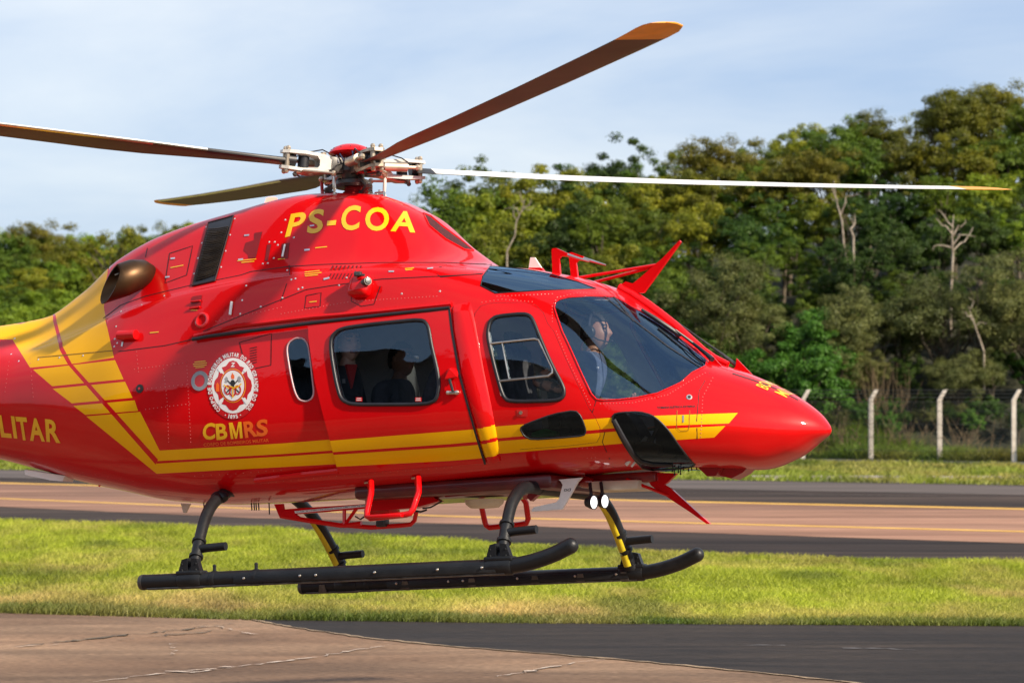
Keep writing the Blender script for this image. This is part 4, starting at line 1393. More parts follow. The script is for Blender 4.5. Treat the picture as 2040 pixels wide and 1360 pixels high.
# rivet rows
riv = MB()
def rivets(P, gap, r=.0042, off=.0):
    for p in dens(P, gap, closed=False):
        s, t = px2st(*p)
        c = S3([(s, t)], off)[0]; n = Vector(NSIGN * skin_n([s], [t])[0])
        u = n.orthogonal().normalized(); v = n.cross(u)
        k = 5
        o = len(riv.v)
        riv.v += [tuple(c + (u * math.cos(6.283 * i / k) + v * math.sin(6.283 * i / k)) * r) for i in range(k)] + [tuple(c + n * r * .55)]
        riv.f += [(o + i, o + (i + 1) % k, o + k) for i in range(k)]
for P, g_ in (([(388, 948), (470, 943), (560, 936)], 15), ([(520, 963), (640, 950), (900, 930)], 15), ([(268, 735), (325, 728), (372, 722)], 7), ([(272, 700), (276, 740)], 7), ([(325, 728), (333, 800), (336, 880)], 7),
              ([(372, 722), (376, 800), (380, 880)], 7), ([(285, 775), (372, 765)], 8), ([(290, 815), (378, 804)], 8), ([(1095, 655), (1060, 601), (1000, 596), (960, 602)], 7), ([(1108, 660), (1130, 715), (1176, 806)], 6),
              ([(1196, 804), (1260, 802), (1330, 786), (1372, 760), (1405, 742)], 6), ([(1100, 640), (1100, 610), (1110, 592), (1150, 583), (1225, 583)], 6), ([(560, 625), (700, 600), (870, 590)], 7), ([(430, 640), (560, 612)], 8),
              ([(965, 650), (980, 750), (1000, 860)], 8), ([(18, 720), (10, 780)], 8), ([(60, 715), (66, 790)], 8), ([(990, 590), (1100, 585)], 7), ([(1420, 752), (1400, 790), (1396, 870)], 7),
              ([(20, 905), (140, 936), (290, 962)], 22), ([(1000, 985 - 40), (1180, 935)], 14), ([(1150, 893), (1180, 892)], 9), ([(1170, 912), (1186, 911)], 8)):
    rivets(P, g_)
o = hpart('rivet', riv, material('rivet_head', (0.66, 0.10, 0.09), 0.35, coat=.6, var=.1), fix=False); o['kind'] = 'stuff'
fas = MB(); riv = fas
for p in [(231, 650), (228, 675), (233, 683), (227, 690), (241, 620), (282, 607), (327, 589), (411, 452), (402, 484), (394, 514), (386, 545), (467, 436), (458, 468), (449, 500), (440, 532), (490, 569), (482, 598), (478, 625), (519, 611), (562, 593), (594, 576), (602, 573),
          (588, 555), (580, 557), (585, 473), (568, 438), (560, 463), (536, 482), (547, 482), (553, 488), (545, 514), (523, 525), (533, 524), (572, 538), (29, 674), (22, 705), (37, 719), (76, 716), (118, 712), (165, 708), (675, 568), (690, 553), (800, 585), (876, 580)]:
    rivets([p, (p[0] + .5, p[1])], 10, .008)
o = hpart('fastener', fas, material('fastener_head', (0.75, 0.72, 0.72), 0.3, metal=.6, var=.1), fix=False); o['kind'] = 'stuff'
# small placards and latches
def slab(p, w, h, ang=-.1):
    c, s = math.cos(ang), math.sin(ang)
    return [(p[0] + x * c - y * s, p[1] + x * s + y * c) for x, y in ((-w / 2, -h / 2), (w / 2, -h / 2), (w / 2, h / 2), (-w / 2, h / 2))]
print_poly('placard', [slab((353, 531), 26, 1.8, -.2), slab((492, 518), 38, 1.6), slab((494, 522), 26, 1.6), slab((561, 516), 14, 1.8), slab((640, 493), 24, 1.8), slab((624, 601), 15, 1.8), slab((308, 662), 18, 2), slab((387, 618), 13, 1.8, 0),
                       slab((622, 541), 30, 1.6), slab((624, 545), 34, 1.6), slab((621, 549), 26, 1.6), slab((816, 535), 18, 1.6), slab((815, 538), 14, 1.4),
                       slab((399, 720), 22, 1.8), slab((399, 724), 28, 1.8), slab((399, 728), 26, 1.8), slab((399, 731.5), 18, 1.6)], ylt_m, .003, label='small yellow placards')
latch_m = material('latch_metal', (0.7, 0.66, 0.7), .3, metal=.7, var=.1)
for q_ in ([slab((345, 515), 9, 3), slab((334, 552), 9, 3), slab((492, 469), 10, 3), slab((480, 517), 10, 3), slab((612, 498), 11, 3.4), slab((651, 555), 12, 3.4, -.25), slab((622, 450), 9, 2.6), slab((780, 541), 11, 2.6, 0), slab((857, 535), 12, 2.4)]):
    print_poly('latch', [q_], latch_m, .004)
cowl_patch_m = material('dark_red_patch', (0.20, .002, .003), .5, var=.1)
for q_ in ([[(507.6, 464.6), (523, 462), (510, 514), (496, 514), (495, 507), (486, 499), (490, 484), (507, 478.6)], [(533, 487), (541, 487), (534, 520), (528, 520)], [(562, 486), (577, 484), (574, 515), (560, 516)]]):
    print_poly('cowl_patch', [q_], cowl_patch_m, .003)  # flat shapes of a darker red laid on the cowl skin
bar = MB(); skin_tube(bar, [(569, 489), (564, 513)], .007, .012)
hpart('pull_handle', bar, wht_m)
bar = MB(); skin_tube(bar, [(463.5, 602), (460, 628)], .010, .012)
hpart('pull_handle', bar, wht_m)
print_poly('air_scoop', [[(384, 591), (403, 588), (400, 612), (379, 615)]], material('dark_red_scoop', (.26, .002, .003), .5, var=.1), .004)
sc = MB(); skin_tube(sc, [(382, 602), (401, 600)], .006, .012); skin_tube(sc, [(379, 615), (400, 612)], .007, .010); hpart('scoop_lip', sc, red_m)
# round port, grey ring, dark button
def disc_on(px, py, r, prof, name, mat, n=24):
    c, nn = on_skin(px, py), n_skin(px, py)
    b = MB(); b.lathe([(rr * r, h) for rr, h in prof], c, nn, n)
    return hpart(name, b, mat)
disc_on(403, 638, .046, [(0, -.01), (1.25, 0), (1.25, .008), (1.0, .014), (.82, .012), (.78, -.004), (0, -.004)], 'round_port', rlt_m)
disc_on(398.5, 758.5, .070, [(.60, 0), (1.0, 0), (1.0, .006), (.62, .006), (.60, 0)], 'grey_ring', material('ring_grey', (.32, .33, .35), .4, metal=.5, var=.15))
disc_on(398.5, 758.5, .044, [(0, .001), (1, .001), (1, .004), (0, .004)], 'ring_centre', rlt_m)
disc_on(279, 774, .031, [(0, 0), (1, 0), (1, .007), (.5, .008), (0, .008)], 'drain_plug', klt_m)
disc_on(278.5, 774, .009, [(0, .007), (1, .007), (1, .011), (0, .011)], 'plug_centre', rlt_m)
disc_on(1373, 791, .016, [(0, .001), (1.2, .001), (1.2, .004), (.8, .005), (0, .003)], 'static_port', steel_m)
disc_on(1373, 791, .010, [(0, .004), (1, .004), (1, .006), (0, .006)], 'port_hole', klt_m)
print_poly('door_lock', [slab((1041, 822), 22, 14, 0)], rlt_m, .006, parent=cdoor)
disc_on(1038.5, 821.5, .013, [(0, .008), (1, .008), (.9, .014), (0, .014)], 'lock_button', steel_m)
cyl = MB()
cyl.tube([on_skin(242, 671, .028), on_skin(276, 669, .028)], .034, 14)
hpart('drain_fairing', cyl, red_m)
seam('drain_fairing_slot', [[(245, 680), (243, 690)]], 3.2, steel_m, .004)

# ------------------------------------------------------------------ window gaskets, rails, pillar fairing
def gasket(name, P, r, off, parent, mat=rub_m, step=7.0):
    D = dens(P, step)
    b = MB(); b.ring([on_skin(*p, off) for p in D], r, 8)
    o = hpart(name, b, mat, parent, fix=True, deg=60)
    return o
gasket('window_frame', PX['slide_window'], .0135, .037, sdoor)
gasket('window_frame', PX['cock_window'], .0135, .006, cdoor)
gasket('window_frame', PX['low_window'], .006, .003, cdoor)
gasket('window_frame', PX['small_window'], .006, .003, None, mat=material('window_rim', (.50, .30, .32), .35, var=.1))
gasket('window_frame', PX['chin_window'], .006, .002, None)
gasket('windshield_frame', PX['windshield'], .0055, .001, None, mat=red_m)
gasket('roof_window_frame', PX['roof_window'], .004, .001, None)
cg = MB(); skin_tube(cg, [(1222, 836), (1242, 872), (1262, 905), (1276, 918), (1300, 923), (1340, 924)], .018, .002)
hpart('chin_gasket', cg, rub_m)
rl = MB(); skin_tube(rl, [(389, 678), (420, 672), (520, 659), (620, 646), (760, 630), (899, 616)], .0135, .032)
hpart('door_rail', rl, material('rail_black', (.014, .014, .018), .4, var=.2))
rl = MB(); skin_tube(rl, [(388, 670), (470, 650), (620, 632), (760, 620), (900, 606)], .018, .002)
hpart('rail_cover', rl, red_m)
rl = MB(); skin_tube(rl, [(511, 953), (600, 942), (677, 934)], .022, .018)
hpart('door_track', rl, red_m)
rl = MB(); skin_tube(rl, [(677, 938), (780, 929), (880, 921), (966, 915)], .016, .020)
hpart('door_sill', rl, red_m)
# fairing of the pillar in front of the sliding door
LE = [(902, 608), (906, 660), (921, 745), (938, 808), (954, 860), (970, 917)]
RE = [(938, 601), (948, 640), (966, 740), (980, 806), (990, 860), (999, 916)]
def along(P, n):
    d = [0]
    for a, c in zip(P, P[1:]): d.append(d[-1] + math.hypot(c[0] - a[0], c[1] - a[1]))
    q = np.linspace(0, d[-1], n)
    return list(zip(np.interp(q, d, [p[0] for p in P]), np.interp(q, d, [p[1] for p in P])))
nr = 220
LA, RA = along(LE, nr), along(RE, nr)
pf, pfm = MB(), []
prof = [(0, -.01), (.04, .024), (.18, .030), (.40, .030), (.60, .028), (.80, .017), (.92, .012), (1.0, -.004)]
for i in range(nr):
    e = min(1, i / 12)
    for k, h in prof:
        p = (LA[i][0] + (RA[i][0] - LA[i][0]) * k, LA[i][1] + (RA[i][1] - LA[i][1]) * k)
        pf.v.append(tuple(on_skin(*p, h * e if h > 0 else h)))
def in_px(poly, p):
    return bool(inside(poly, np.array([p]))[0])
for i in range(nr - 1):
    for j in range(len(prof) - 1):
        a = i * len(prof) + j
        pf.f.append((a, a + 1, a + 1 + len(prof), a + len(prof)))
        k = (prof[j][0] + prof[j + 1][0]) / 2
        p = ((LA[i][0] + LA[i + 1][0]) / 2 + (RA[i][0] - LA[i][0]) * k, (LA[i][1] + LA[i + 1][1]) / 2)
        pfm.append(1 if any(in_px(q, p) for q in YELLOW[4:]) else 0)
hpart('door_pillar', pf, [red_m, yel_m], midx=pfm, deg=50)

# ------------------------------------------------------------------ prints
# registration: one letter after the other along a slight arch
print_text('registration_lettering', [('P', .025, (568, 473), (601, 467), (580, 427)), ('S', .025, (611, 467), (642, 463), (617, 419.5)), ('-', .03, (651, 450), (669, 448.5), (652.5, 440.5)),
           ('C', .025, (678, 461), (715, 458), (683, 411.5)), ('O', .025, (727, 460.5), (774, 460.5), (729, 413.5)), ('A', .025, (778, 461), (827, 464), (783, 420))], ylt_m, .003)
print_text('unit_lettering', [('C', .03, (404.5, 877), (429, 874), (404.5, 844)), ('B', .03, (432, 876), (454, 874), (429.5, 844))], ylt_m)
print_poly('unit_lettering', [[(460.5, 874), (456, 841.8), (463.5, 841.2), (471, 863.5), (475, 840.3), (481.2, 839.8), (484, 872), (478.6, 872.4), (476.6, 849), (472.6, 872.9), (469, 873.2), (461.6, 850.5), (465.6, 873.7)]], ylt_m, .0025, step=5)
print_text('unit_lettering', [('R', .03, (489, 872), (514, 868.5), (484.5, 840)), ('S', .03, (511.5, 870), (534, 867), (511.5, 836.5))], org_m)
print_text('corps_lettering', [('CORPO DE BOMBEIROS MILITAR', .012, (406.5, 889), (536.5, 879.5), (405.5, 882.5))], org_m)
print_text('tail_lettering', [('L', .03, (3, 870), (24, 872), (-4, 826)), ('I', .03, (28, 872), (35, 873), (22, 828)), ('T', .03, (38, 875.5), (60, 877), (31, 829.5)), ('A', .03, (60.5, 877), (90, 879), (56, 831.5)), ('R', .03, (93, 879), (121, 882), (90, 834)),
           ('I', .03, (-14, 868), (-8, 869), (-20, 825)), ('M', .01, (-52, 864), (-22, 867), (-57, 822))], ylt_m)
print_text('socket_lettering', [('TOMADA ELÉTRICA EXTERNA', .02, (1310, 814), (1386, 811), (1309, 808.5))], klt_m)
print_poly('socket_outline', [slab((1361, 834), 3.4, 14, 0)], steel_m, .004)
seam('socket_outline', [[(1349, 817), (1348, 852), (1356, 858), (1371, 857), (1373, 850), (1374, 817)]], 1.2, seam_y, .003)
# two lines across the nose, centred on its ridge
def nose_word(word, x_top, x_bot, half, name):
    U, tr, _ = glyphs(word, .01)
    V = []
    for u, v in U:
        x = x_bot + (x_top - x_bot) * v
        s = math.sqrt(XN - x)
        V.append((s, (u - .5) * 2 * half))
    tri = []
    a = np.array([(s, abs(t)) for s, t in V])
    P = skin(a[:, 0], a[:, 1]); Nn = NSIGN * skin_n(a[:, 0], a[:, 1])
    sg = np.array([1 if t <= 0 else -1 for _, t in V])
    P[:, 1] *= sg; Nn[:, 1] *= sg
    b = MB(); b.v = [tuple(p) for p in P + Nn * .003]; b.f = list(tr)
    return hpart(name, b, ylt_m, fix=False)
nose_word('BOMBEIROS', 3.075, 3.150, .250, 'nose_lettering')
nose_word('MILITAR', 3.185, 3.262, .23, 'nose_lettering')

# emblem of the corps
EC = (464.6, 768.0)
def ell(rx, ry, a0=0, a1=360, n=48, c=EC):
    return [(c[0] + rx * math.cos(math.radians(a0 + (a1 - a0) * i / n)), c[1] + ry * math.sin(math.radians(a0 + (a1 - a0) * i / n))) for i in range(n + (0 if a1 - a0 == 360 else 1))]
def em(pts_):
    """shape drawn in units of the inner radius"""
    return [(EC[0] + x * 24.2, EC[1] + y * 31.2) for x, y in pts_]
rim_m = material('emblem_rim', (.22, .004, .006), .3, coat=.6, var=.05)
emblem = print_poly('emblem', [ell(51.5, 68.2)], rim_m, .0018)
print_poly('emblem_ground', [ell(50.6, 67.2)], rlt_m, .0022, emblem)
print_poly('emblem_ring', [ell(42.2, 55.2)], wlt_m, .0028, emblem)
# red cross with flared arms
def cross(k=1.0):
    P = []
    for q in range(4):
        a = math.radians(90 * q)
        for (r, d) in ((.62, -43), (.93, -39), (.86, -25), (.97, -12), (1.0, 0), (.97, 12), (.86, 25), (.93, 39), (.62, 43)):
            t = a + math.radians(d)
            P.append((EC[0] + 38.0 * r * math.cos(t) * k, EC[1] + 50.0 * r * math.sin(t) * k))
    return P
print_poly('emblem_cross', [cross()], rlt_m, .0036, emblem)
print_poly('emblem_border', [ell(25.6, 33.6)], ylt_m, .0042, emblem)
print_poly('emblem_border', [ell(24.6, 32.5)], rlt_m, .0047, emblem)
print_poly('emblem_centre', [ell(22.6, 30.0)], wlt_m, .0052, emblem)
print_poly('emblem_flame', [em([(-.12, -.42), (-.15, -.62), (-.08, -.72), (-.04, -.84), (.03, -.72), (.12, -.66), (.14, -.52), (.10, -.42)])], org_m, .0060, emblem)
gry = material('emblem_grey', (.35, .35, .36), .4, var=.1)
print_poly('emblem_axe', [em([(-.70, -.42), (-.55, -.58), (-.42, -.50), (-.36, -.30), (-.52, -.16), (-.70, -.20), (-.62, -.32)]), em([(.70, -.46), (.52, -.62), (.40, -.52), (.36, -.34), (.50, -.20), (.70, -.26), (.62, -.36)])], gry, .0060, emblem)
print_poly('emblem_handle', [em([(-.46, -.30), (-.38, -.34), (.60, .44), (.55, .52)]), em([(.46, -.32), (.38, -.36), (-.60, .46), (-.55, .54)]), ell(4.6, 6.6, c=(EC[0], EC[1] - 5))], klt_m, .0065, emblem)
for cx_, cy_ in ((-.42, .28), (.0, .40), (.42, .28)):
    D = ell(5.4, 8.4, n=20, c=(EC[0] + cx_ * 24.2, EC[1] + cy_ * 31.2))
    seam('emblem_hose', [D + [D[0]]], 2.6, rlt_m, .0072, emblem, step=3.0)
seam('emblem_torch', [[em([(-.72, -.05)])[0], em([(-.30, .20)])[0]], [em([(.72, -.12)])[0], em([(.30, .16)])[0]], [em([(.02, .18)])[0], em([(.02, .78)])[0]], [em([(-.3, .02)])[0], em([(.15, .16)])[0], em([(.3, -.02)])[0]]], 2.4, ylt_m, .0080, emblem, step=4.0)
print_text('emblem_number', [('Z', .05, (460, 731), (468, 731), (461.5, 722))], wlt_m, .0045, emblem)
print_poly('emblem_hydrant', [[(431, 766), (434, 761), (437, 766), (437.5, 780), (430.5, 780)]], org_m, .0045, emblem)
seam('emblem_bar', [[(436, 733), (443, 742)], [(494, 731), (487, 740)], [(443, 797), (437, 806)], [(486, 793), (493, 803)]], 6.0, wlt_m, .0046, emblem)
# words round the rim
def round_text(word, a_mid, per, flip=False):
    its = []
    wd = {'I': .55, ' ': .6, 'M': 1.2, '1': .8, '-': .7, 'L': .85, 'E': .9, 'T': .9, 'O': 1.1, 'D': 1.05, 'G': 1.1, 'N': 1.05, 'R': 1.0}
    tot = sum(wd.get(c, 1) for c in word)
    a = a_mid - tot * per / 2 if not flip else a_mid + tot * per / 2
    for c in word:
        w_ = wd.get(c, 1) * per
        m = a + w_ / 2 if not flip else a - w_ / 2
        if c != ' ':
            h = 4.0
            t = math.radians(m)
            cx_, cy_ = EC[0] + 46.6 * math.cos(t), EC[1] + 61.6 * math.sin(t)
            tx, ty = -46.6 * math.sin(t), 61.6 * math.cos(t)
            k = math.hypot(tx, ty); tx, ty = tx / k, ty / k
            ox, oy = ty, -tx                         # outwards
            if flip: tx, ty, ox, oy = -tx, -ty, -ox, -oy
            hw = abs(math.radians(w_)) * k * .42
            hh = h if c != '-' else .9
            if c == '-': hw *= .7
            if c in 'I1': hw *= .52
            bl = (cx_ - tx * hw - ox * hh, cy_ - ty * hw - oy * hh)
            its.append((c, .035, bl, (bl[0] + tx * 2 * hw, bl[1] + ty * 2 * hw), (bl[0] + ox * 2 * hh, bl[1] + oy * 2 * hh)))
        a = a + w_ if not flip else a - w_
    return its
print_text('emblem_lettering', round_text('CORPO DE BOMBEIROS MILITAR DO RIO GRANDE DO SUL', -91, 6.75), wlt_m, .0040, emblem)
print_text('emblem_lettering', round_text('- 1895 -', 90, 6.6, flip=True), wlt_m, .0040, emblem)

# ------------------------------------------------------------------ cooling grille, exhaust, intake
G0 = [(416, 445), (466, 431), (429, 560), (384, 570)]
print_poly('grille_frame', [G0], material('grille_black', (.016, .017, .022), .4, var=.2), .006)
sl = MB()
for i in range(30):
    k = (i + .5) / 30
    l0 = (417 + (389 - 417) * k, 457 + (562 - 457) * k); r0 = (457 + (430 - 457) * k, 452 + (549 - 452) * k)
    wv = math.sin(i * 1.3) * .9
    skin_tube(sl, [l0, ((l0[0] + r0[0]) / 2, (l0[1] + r0[1]) / 2 + 1.2 + wv), r0], .0045, .013, n=5, step=9)
o = hpart('grille_slats', sl, material('slat_brown', (.045, .036, .026), .45, metal=.5, var=.3)); o['kind'] = 'stuff'
gf = MB(); gf.ring([on_skin(*p, .006) for p in dens(G0, 8)], .006, 6); hpart('grille_rim', gf, seam_m)
print_poly('engine_intake', [[(845, 427), (856, 432), (880, 452), (913, 476), (941, 498), (926, 496), (889, 475), (857, 449)]], material('intake_mesh', (.055, .002, .003), .7, var=.4, vscale=60), .004)
ig = MB(); ig.ring([on_skin(*p, .003) for p in dens([(843, 425), (858, 431), (882, 451), (914, 475), (943, 499), (926, 498), (888, 477), (855, 450)], 8)], .006, 6); hpart('intake_lip', ig, red_m)

exm = material('heat_tinted_metal', (.085, .045, .02), .42, metal=.8, base2=(.035, .025, .018), vscale=6, lift=(.35, .75))
def exhaust(sd_):
    c = [hp(303, 540, -.40), hp(288, 542, -.47), hp(268, 548, -.56), hp(246, 557, -.63), hp(220, 566, -.67)]
    rr = [.046, .088, .112, .117, .114]
    n = 22
    b = MB()
    ax = (c[-1] - c[0]).normalized()
    for pas in (0, 1):
        rings = []
        seq = list(range(len(c))) if pas == 0 else [4, 3]
        for i in seq:
            t = (c[min(4, i + 1)] - c[max(0, i - 1)]).normalized()
            u = (Vector((0, 0, 1)) - t * t.z).normalized(); v = t.cross(u)
            r = rr[i] - (.008 if pas else 0)
            ring = []
            for k in range(n):
                a = 6.2832 * k / n
                p = c[i] + (u * math.cos(a) * 1.04 + v * math.sin(a) * .96) * r
                if i == 4: p += t * (-.085 * math.cos(a) + .075 * math.sin(a))
                ring.append(p)
            rings.append(ring)
        o = len(b.v)
        for ring in rings: b.v += [tuple(p) for p in ring]
        for i in range(len(rings) - 1):
            for k in range(n):
                b.f.append((o + i * n + k, o + i * n + (k + 1) % n, o + (i + 1) * n + (k + 1) % n, o + (i + 1) * n + k))
        if pas == 0: last = o + 4 * n
        else:
            for k in range(n): b.f.append((last + k, last + (k + 1) % n, o + (k + 1) % n, o + k))
            b.f.append(tuple(o + n + k for k in range(n)))
    if sd_ > 0: b.v = [(x, -y, z) for x, y, z in b.v]
    hpart('exhaust_pipe', b, exm, deg=50)
    s = MB()
    P = [c[i] + Vector((0, -rr[i] * .97, .02)) for i in (1, 2, 3)]
    s.tube(P if sd_ < 0 else [Vector((p.x, -p.y, p.z)) for p in P], .004, 5)
    hpart('exhaust_seam', s, dkst_m)
exhaust(-1); exhaust(1)

# ------------------------------------------------------------------ main rotor
def az_dir(az, el):
    a, e = math.radians(az), math.radians(el)
    return HRT @ Vector((math.cos(a) * math.cos(e), math.sin(a) * math.cos(e), math.sin(e)))
BL = [(22.9, .08, 'white'), (-67.1, 4.14, 'c'), (112.5, 1.01, 'd'), (202.9, 5.1, 'a')]
bl_under = material('blade_underside', (.050, .036, .022), .55, base2=(.070, .052, .034), vscale=3)
bl_top = material('blade_upper', (.72, .71, .68), .5, var=.06, vscale=3)
bl_edge = material('blade_edge_metal', (.66, .63, .58), .28, metal=1.0, var=.12, vscale=5)
bl_tip = material('blade_tip_orange', (.80, .32, .02), .45, var=.08)
bl_cuff = material('blade_cuff', (.020, .020, .021), .5, var=.2)
# section: (chordwise from the quarter line, + leads; thickness), upper from leading to trailing edge, then lower
SEC_U = [(.25, 0), (.235, .028), (.18, .048), (.05, .060), (-.25, .045), (-.55, .020), (-.75, .003)]
SEC_L = [(-.75, -.003), (-.55, -.012), (-.25, -.028), (.05, -.042), (.18, -.038), (.235, -.024)]
def blade(az, el, name):
    r = az_dir(az, el)
    lead = az_dir(az + 90, 0)
    nrm = r.cross(lead).normalized()
    lead = nrm.cross(r).normalized()
    stn = [(.46, .15, .9, 0), (.60, .15, .9, 0), (.80, .17, .75, 0), (1.1, .22, .55, 0), (1.5, .305, .36, 0), (1.8, .33, .32, 0), (2.6, .33, .30, 0), (3.6, .33, .30, 0), (4.6, .33, .30, 0),
           (4.98, .33, .30, 0), (5.15, .325, .29, -.01), (5.28, .29, .28, -.045), (5.36, .21, .26, -.10), (5.405, .10, .24, -.16)]
    b, mi = MB(), []
    m = len(SEC_U) + len(SEC_L)
    for (rad, ch, tk, sweep) in stn:
        pitch = math.radians(11.5 - 6.0 * rad / 5.4)
        cd = lead * math.cos(pitch) + nrm * math.sin(pitch)
        nd = nrm * math.cos(pitch) - lead * math.sin(pitch)
        bend = nrm * (.10 * (rad / 5.4) ** 2 - .10 * (rad / 5.4))
        for (x, z) in SEC_U + SEC_L:
            b.v.append(tuple(r * rad + bend + cd * (x * ch + sweep) + nd * (z * ch * tk / .30 * .85)))
    for i in range(len(stn) - 1):
        for j in range(m):
            k = (j + 1) % m
            b.f.append((i * m + j, i * m + k, (i + 1) * m + k, (i + 1) * m + j))
            rad = stn[i][0]
            if rad >= 4.97: mt = 3
            elif rad < .95: mt = 1 if 2 <= j <= 5 and rad > .55 else 4
            elif j < 6: mt = 1
            elif j >= 11: mt = 2
            else: mt = 0
            if rad >= .95 and rad < 1.5 and j >= 6: mt = 0
            mi.append(mt)
    b.f.append(tuple(range(m))); mi.append(4)
    b.f.append(tuple((len(stn) - 1) * m + k for k in reversed(range(m)))); mi.append(3)
    return hpart('rotor_blade', b, [bl_under, bl_top, bl_edge, bl_tip, bl_cuff], deg=28, midx=mi), r, lead, nrm
BLD = []
for az, el, k in BL:
    BLD.append(blade(az, el, k))
BLD[0][0]['label'] = 'rotor blade seen edge on, white above, pointing right'
BLD[1][0]['label'] = 'rotor blade with orange tip reaching up towards the viewer'
BLD[2][0]['label'] = 'dark rotor blade pointing away to the left'
BLD[3][0]['label'] = 'rotor blade reaching out of the picture at the left'
# ------------------------------------------------------------------ rotor head
head = MB(); head.lathe([(.0, -.09), (.075, -.09), (.085, -.06), (.11, -.03), (.11, .035), (.09, .05), (0, .05)], (0, 0, 0), (0, 0, 1), 24)
for _, r, lead, nrm in BLD:
    head.box(r * .14, (.12, .12, .12), Matrix((r, lead, nrm)).transposed(), .015)
RH = hpart('rotor_head', head, dkst_m)
dome = MB()
dome.lathe([(.10, .085), (.148, .100), (.158, .110), (.150, .122), (.120, .148), (.07, .168), (.0, .176)], (-.02, 0, 0), (0, 0, 1), 32)
hpart('hub_dome', dome, red_m, RH, deg=50)
db = MB()
for k in range(12):
    a = 6.283 * k / 12
    db.ball((-.02 + .135 * math.cos(a), .135 * math.sin(a), .137), .005, 6)
hpart('dome_bolts', db, rub_m, RH)['kind'] = 'stuff'
for i, (_, r, lead, nrm) in enumerate(BLD):
    M3 = Matrix((r, lead, nrm)).transposed()
    def W(x, y, z): return r * x + lead * y + nrm * z
    g = MB()
    # upper and lower forks of the grip
    for s in (1, -1):
        up_ = [W(.17, -.050, s * .030), W(.24, -.060, s * .055), (W(.38, -.065, s * .062)), W(.50, -.060, s * .058), W(.545, -.03, s * .055), W(.545, .03, s * .055), W(.50, .06, s * .058), W(.38, .065, s * .062), W(.24, .06, s * .055), W(.17, .05, s * .030)]
        g.prism(up_, .022)
    for y in (-.052, .052):
        g.prism([W(.17, y, -.03), W(.24, y, -.055), W(.30, y, -.058), W(.27, y, -.02), W(.27, y, .02), W(.30, y, .058), W(.24, y, .055), W(.17, y, .03)], .016)
    hpart('blade_grip', g, [pale_m, gold_m][i % 2] if i != 3 else pale_m, RH, deg=25)
    br = MB(); br.tube([W(.375, 0, -.05), W(.375, 0, .05)], .040, 14); br.tube([W(.44, 0, 0), W(.50, 0, 0)], .046, 12)
    hpart('elastomer_bearing', br, rub_m, RH)
    pn = MB()
    for y in (-.03, .03):
        pn.tube([W(.505, y, -.082), W(.505, y, .082)], .017, 10); pn.ball(W(.505, y, .082), .019, 8); pn.ball(W(.505, y, -.082), .019, 8)
    pn.tube([W(.23, 0, .05), W(.23, 0, .085)], .02, 10)
    hpart('blade_bolt', pn, gold_m, RH)
    # pitch horn and pitch link
    ph = MB()
    e = W(.20, .17, -.075)
    ph.tube([W(.40, .03, -.07), W(.32, .12, -.075), e], [.026, .022, .018], 8, flat=(.55, 1))
    ph.ball(e, .022, 8)
    hpart('pitch_horn', ph, gold_m, RH)
    low = Vector((e.x * .96, e.y * .96, -.225))
    pl = MB(); pl.tube([e, e.lerp(low, .12), e.lerp(low, .2), e.lerp(low, .75), e.lerp(low, .85), low], [.008, .008, .013, .013, .008, .008], 8)
    pl.ball(e, .016, 8); pl.ball(low, .018, 8)
    hpart('pitch_link', pl, [steel_m, pale_m, rlt_m, steel_m][i], RH)
    # lead-lag damper on the trailing side
    dm = MB()
    p0, p1 = W(.16, -.10, .01), W(.46, -.095, .01)
    dm.tube([p0, p0.lerp(p1, .12), p0.lerp(p1, .13), p0.lerp(p1, .72), p0.lerp(p1, .73), p1], [.013, .013, .034, .034, .014, .014], 14)
    dm.ball(p1, .024, 8); dm.ball(p0, .022, 8)
    hpart('damper', dm, gold_m, RH, deg=30)
    cb = MB(); cb.tube([W(.12, -.04, .07), W(.22, -.06, .11), W(.34, -.09, .075), W(.42, -.08, .03)], .005, 5)
    hpart('damper_hose', cb, rub_m, RH)
    # arm of the hub with red boot
    ab = MB(); ab.tube([W(.10, 0, -.045), W(.20, 0, -.05), W(.34, .02, -.085), W(.44, .03, -.085)], [.03, .032, .026, .022], 8, flat=(.6, 1.3))
    hpart('hub_arm', ab, [gold_m, rlt_m, rlt_m, gold_m][i], RH)
    lg = MB(); lg.ball(W(.44, .03, -.10), .018, 8); lg.ball(W(.40, -.05, -.085), .015, 8); lg.tube([W(.38, -.05, -.10), W(.46, .05, -.10)], .007, 6)
    hpart('grip_bolt', lg, dkst_m, RH)
# swash plate, scissors, boot, mast base
sw = MB(); sw.lathe([(.06, -.145), (.125, -.145), (.135, -.125), (.13, -.10), (.09, -.085), (.06, -.085)], (0, 0, 0), (0, 0, 1), 24)
hpart('swash_plate', sw, dkst_m, RH)
bt = MB()
prof = []
for i in range(6):
    prof += [(.070 + .004 * i, -.125 - .020 * i), (.084 + .005 * i, -.134 - .020 * i)]
bt.lathe(list(reversed(prof)), (.02, 0, -.005), (0, 0, 1), 24)
hpart('mast_boot', bt, material('boot_red', (.30, .012, .012), .55, var=.15), RH, deg=20)
for a in (200, 330, 80):
    sz_ = MB(); d = Vector((math.cos(math.radians(a)), math.sin(math.radians(a)), 0))
    q = [d * .10 + Vector((0, 0, -.09)), d * .19 + Vector((0, 0, -.155)), d * .11 + Vector((0, 0, -.20))]
    sz_.tube(q[:2], .020, 8); sz_.tube(q[1:], .018, 8); sz_.ball(q[1], .026, 8); sz_.ball(q[0], .026, 8); sz_.ball(q[2], .026, 8)
    hpart('scissor_link', sz_, dkst_m, RH)
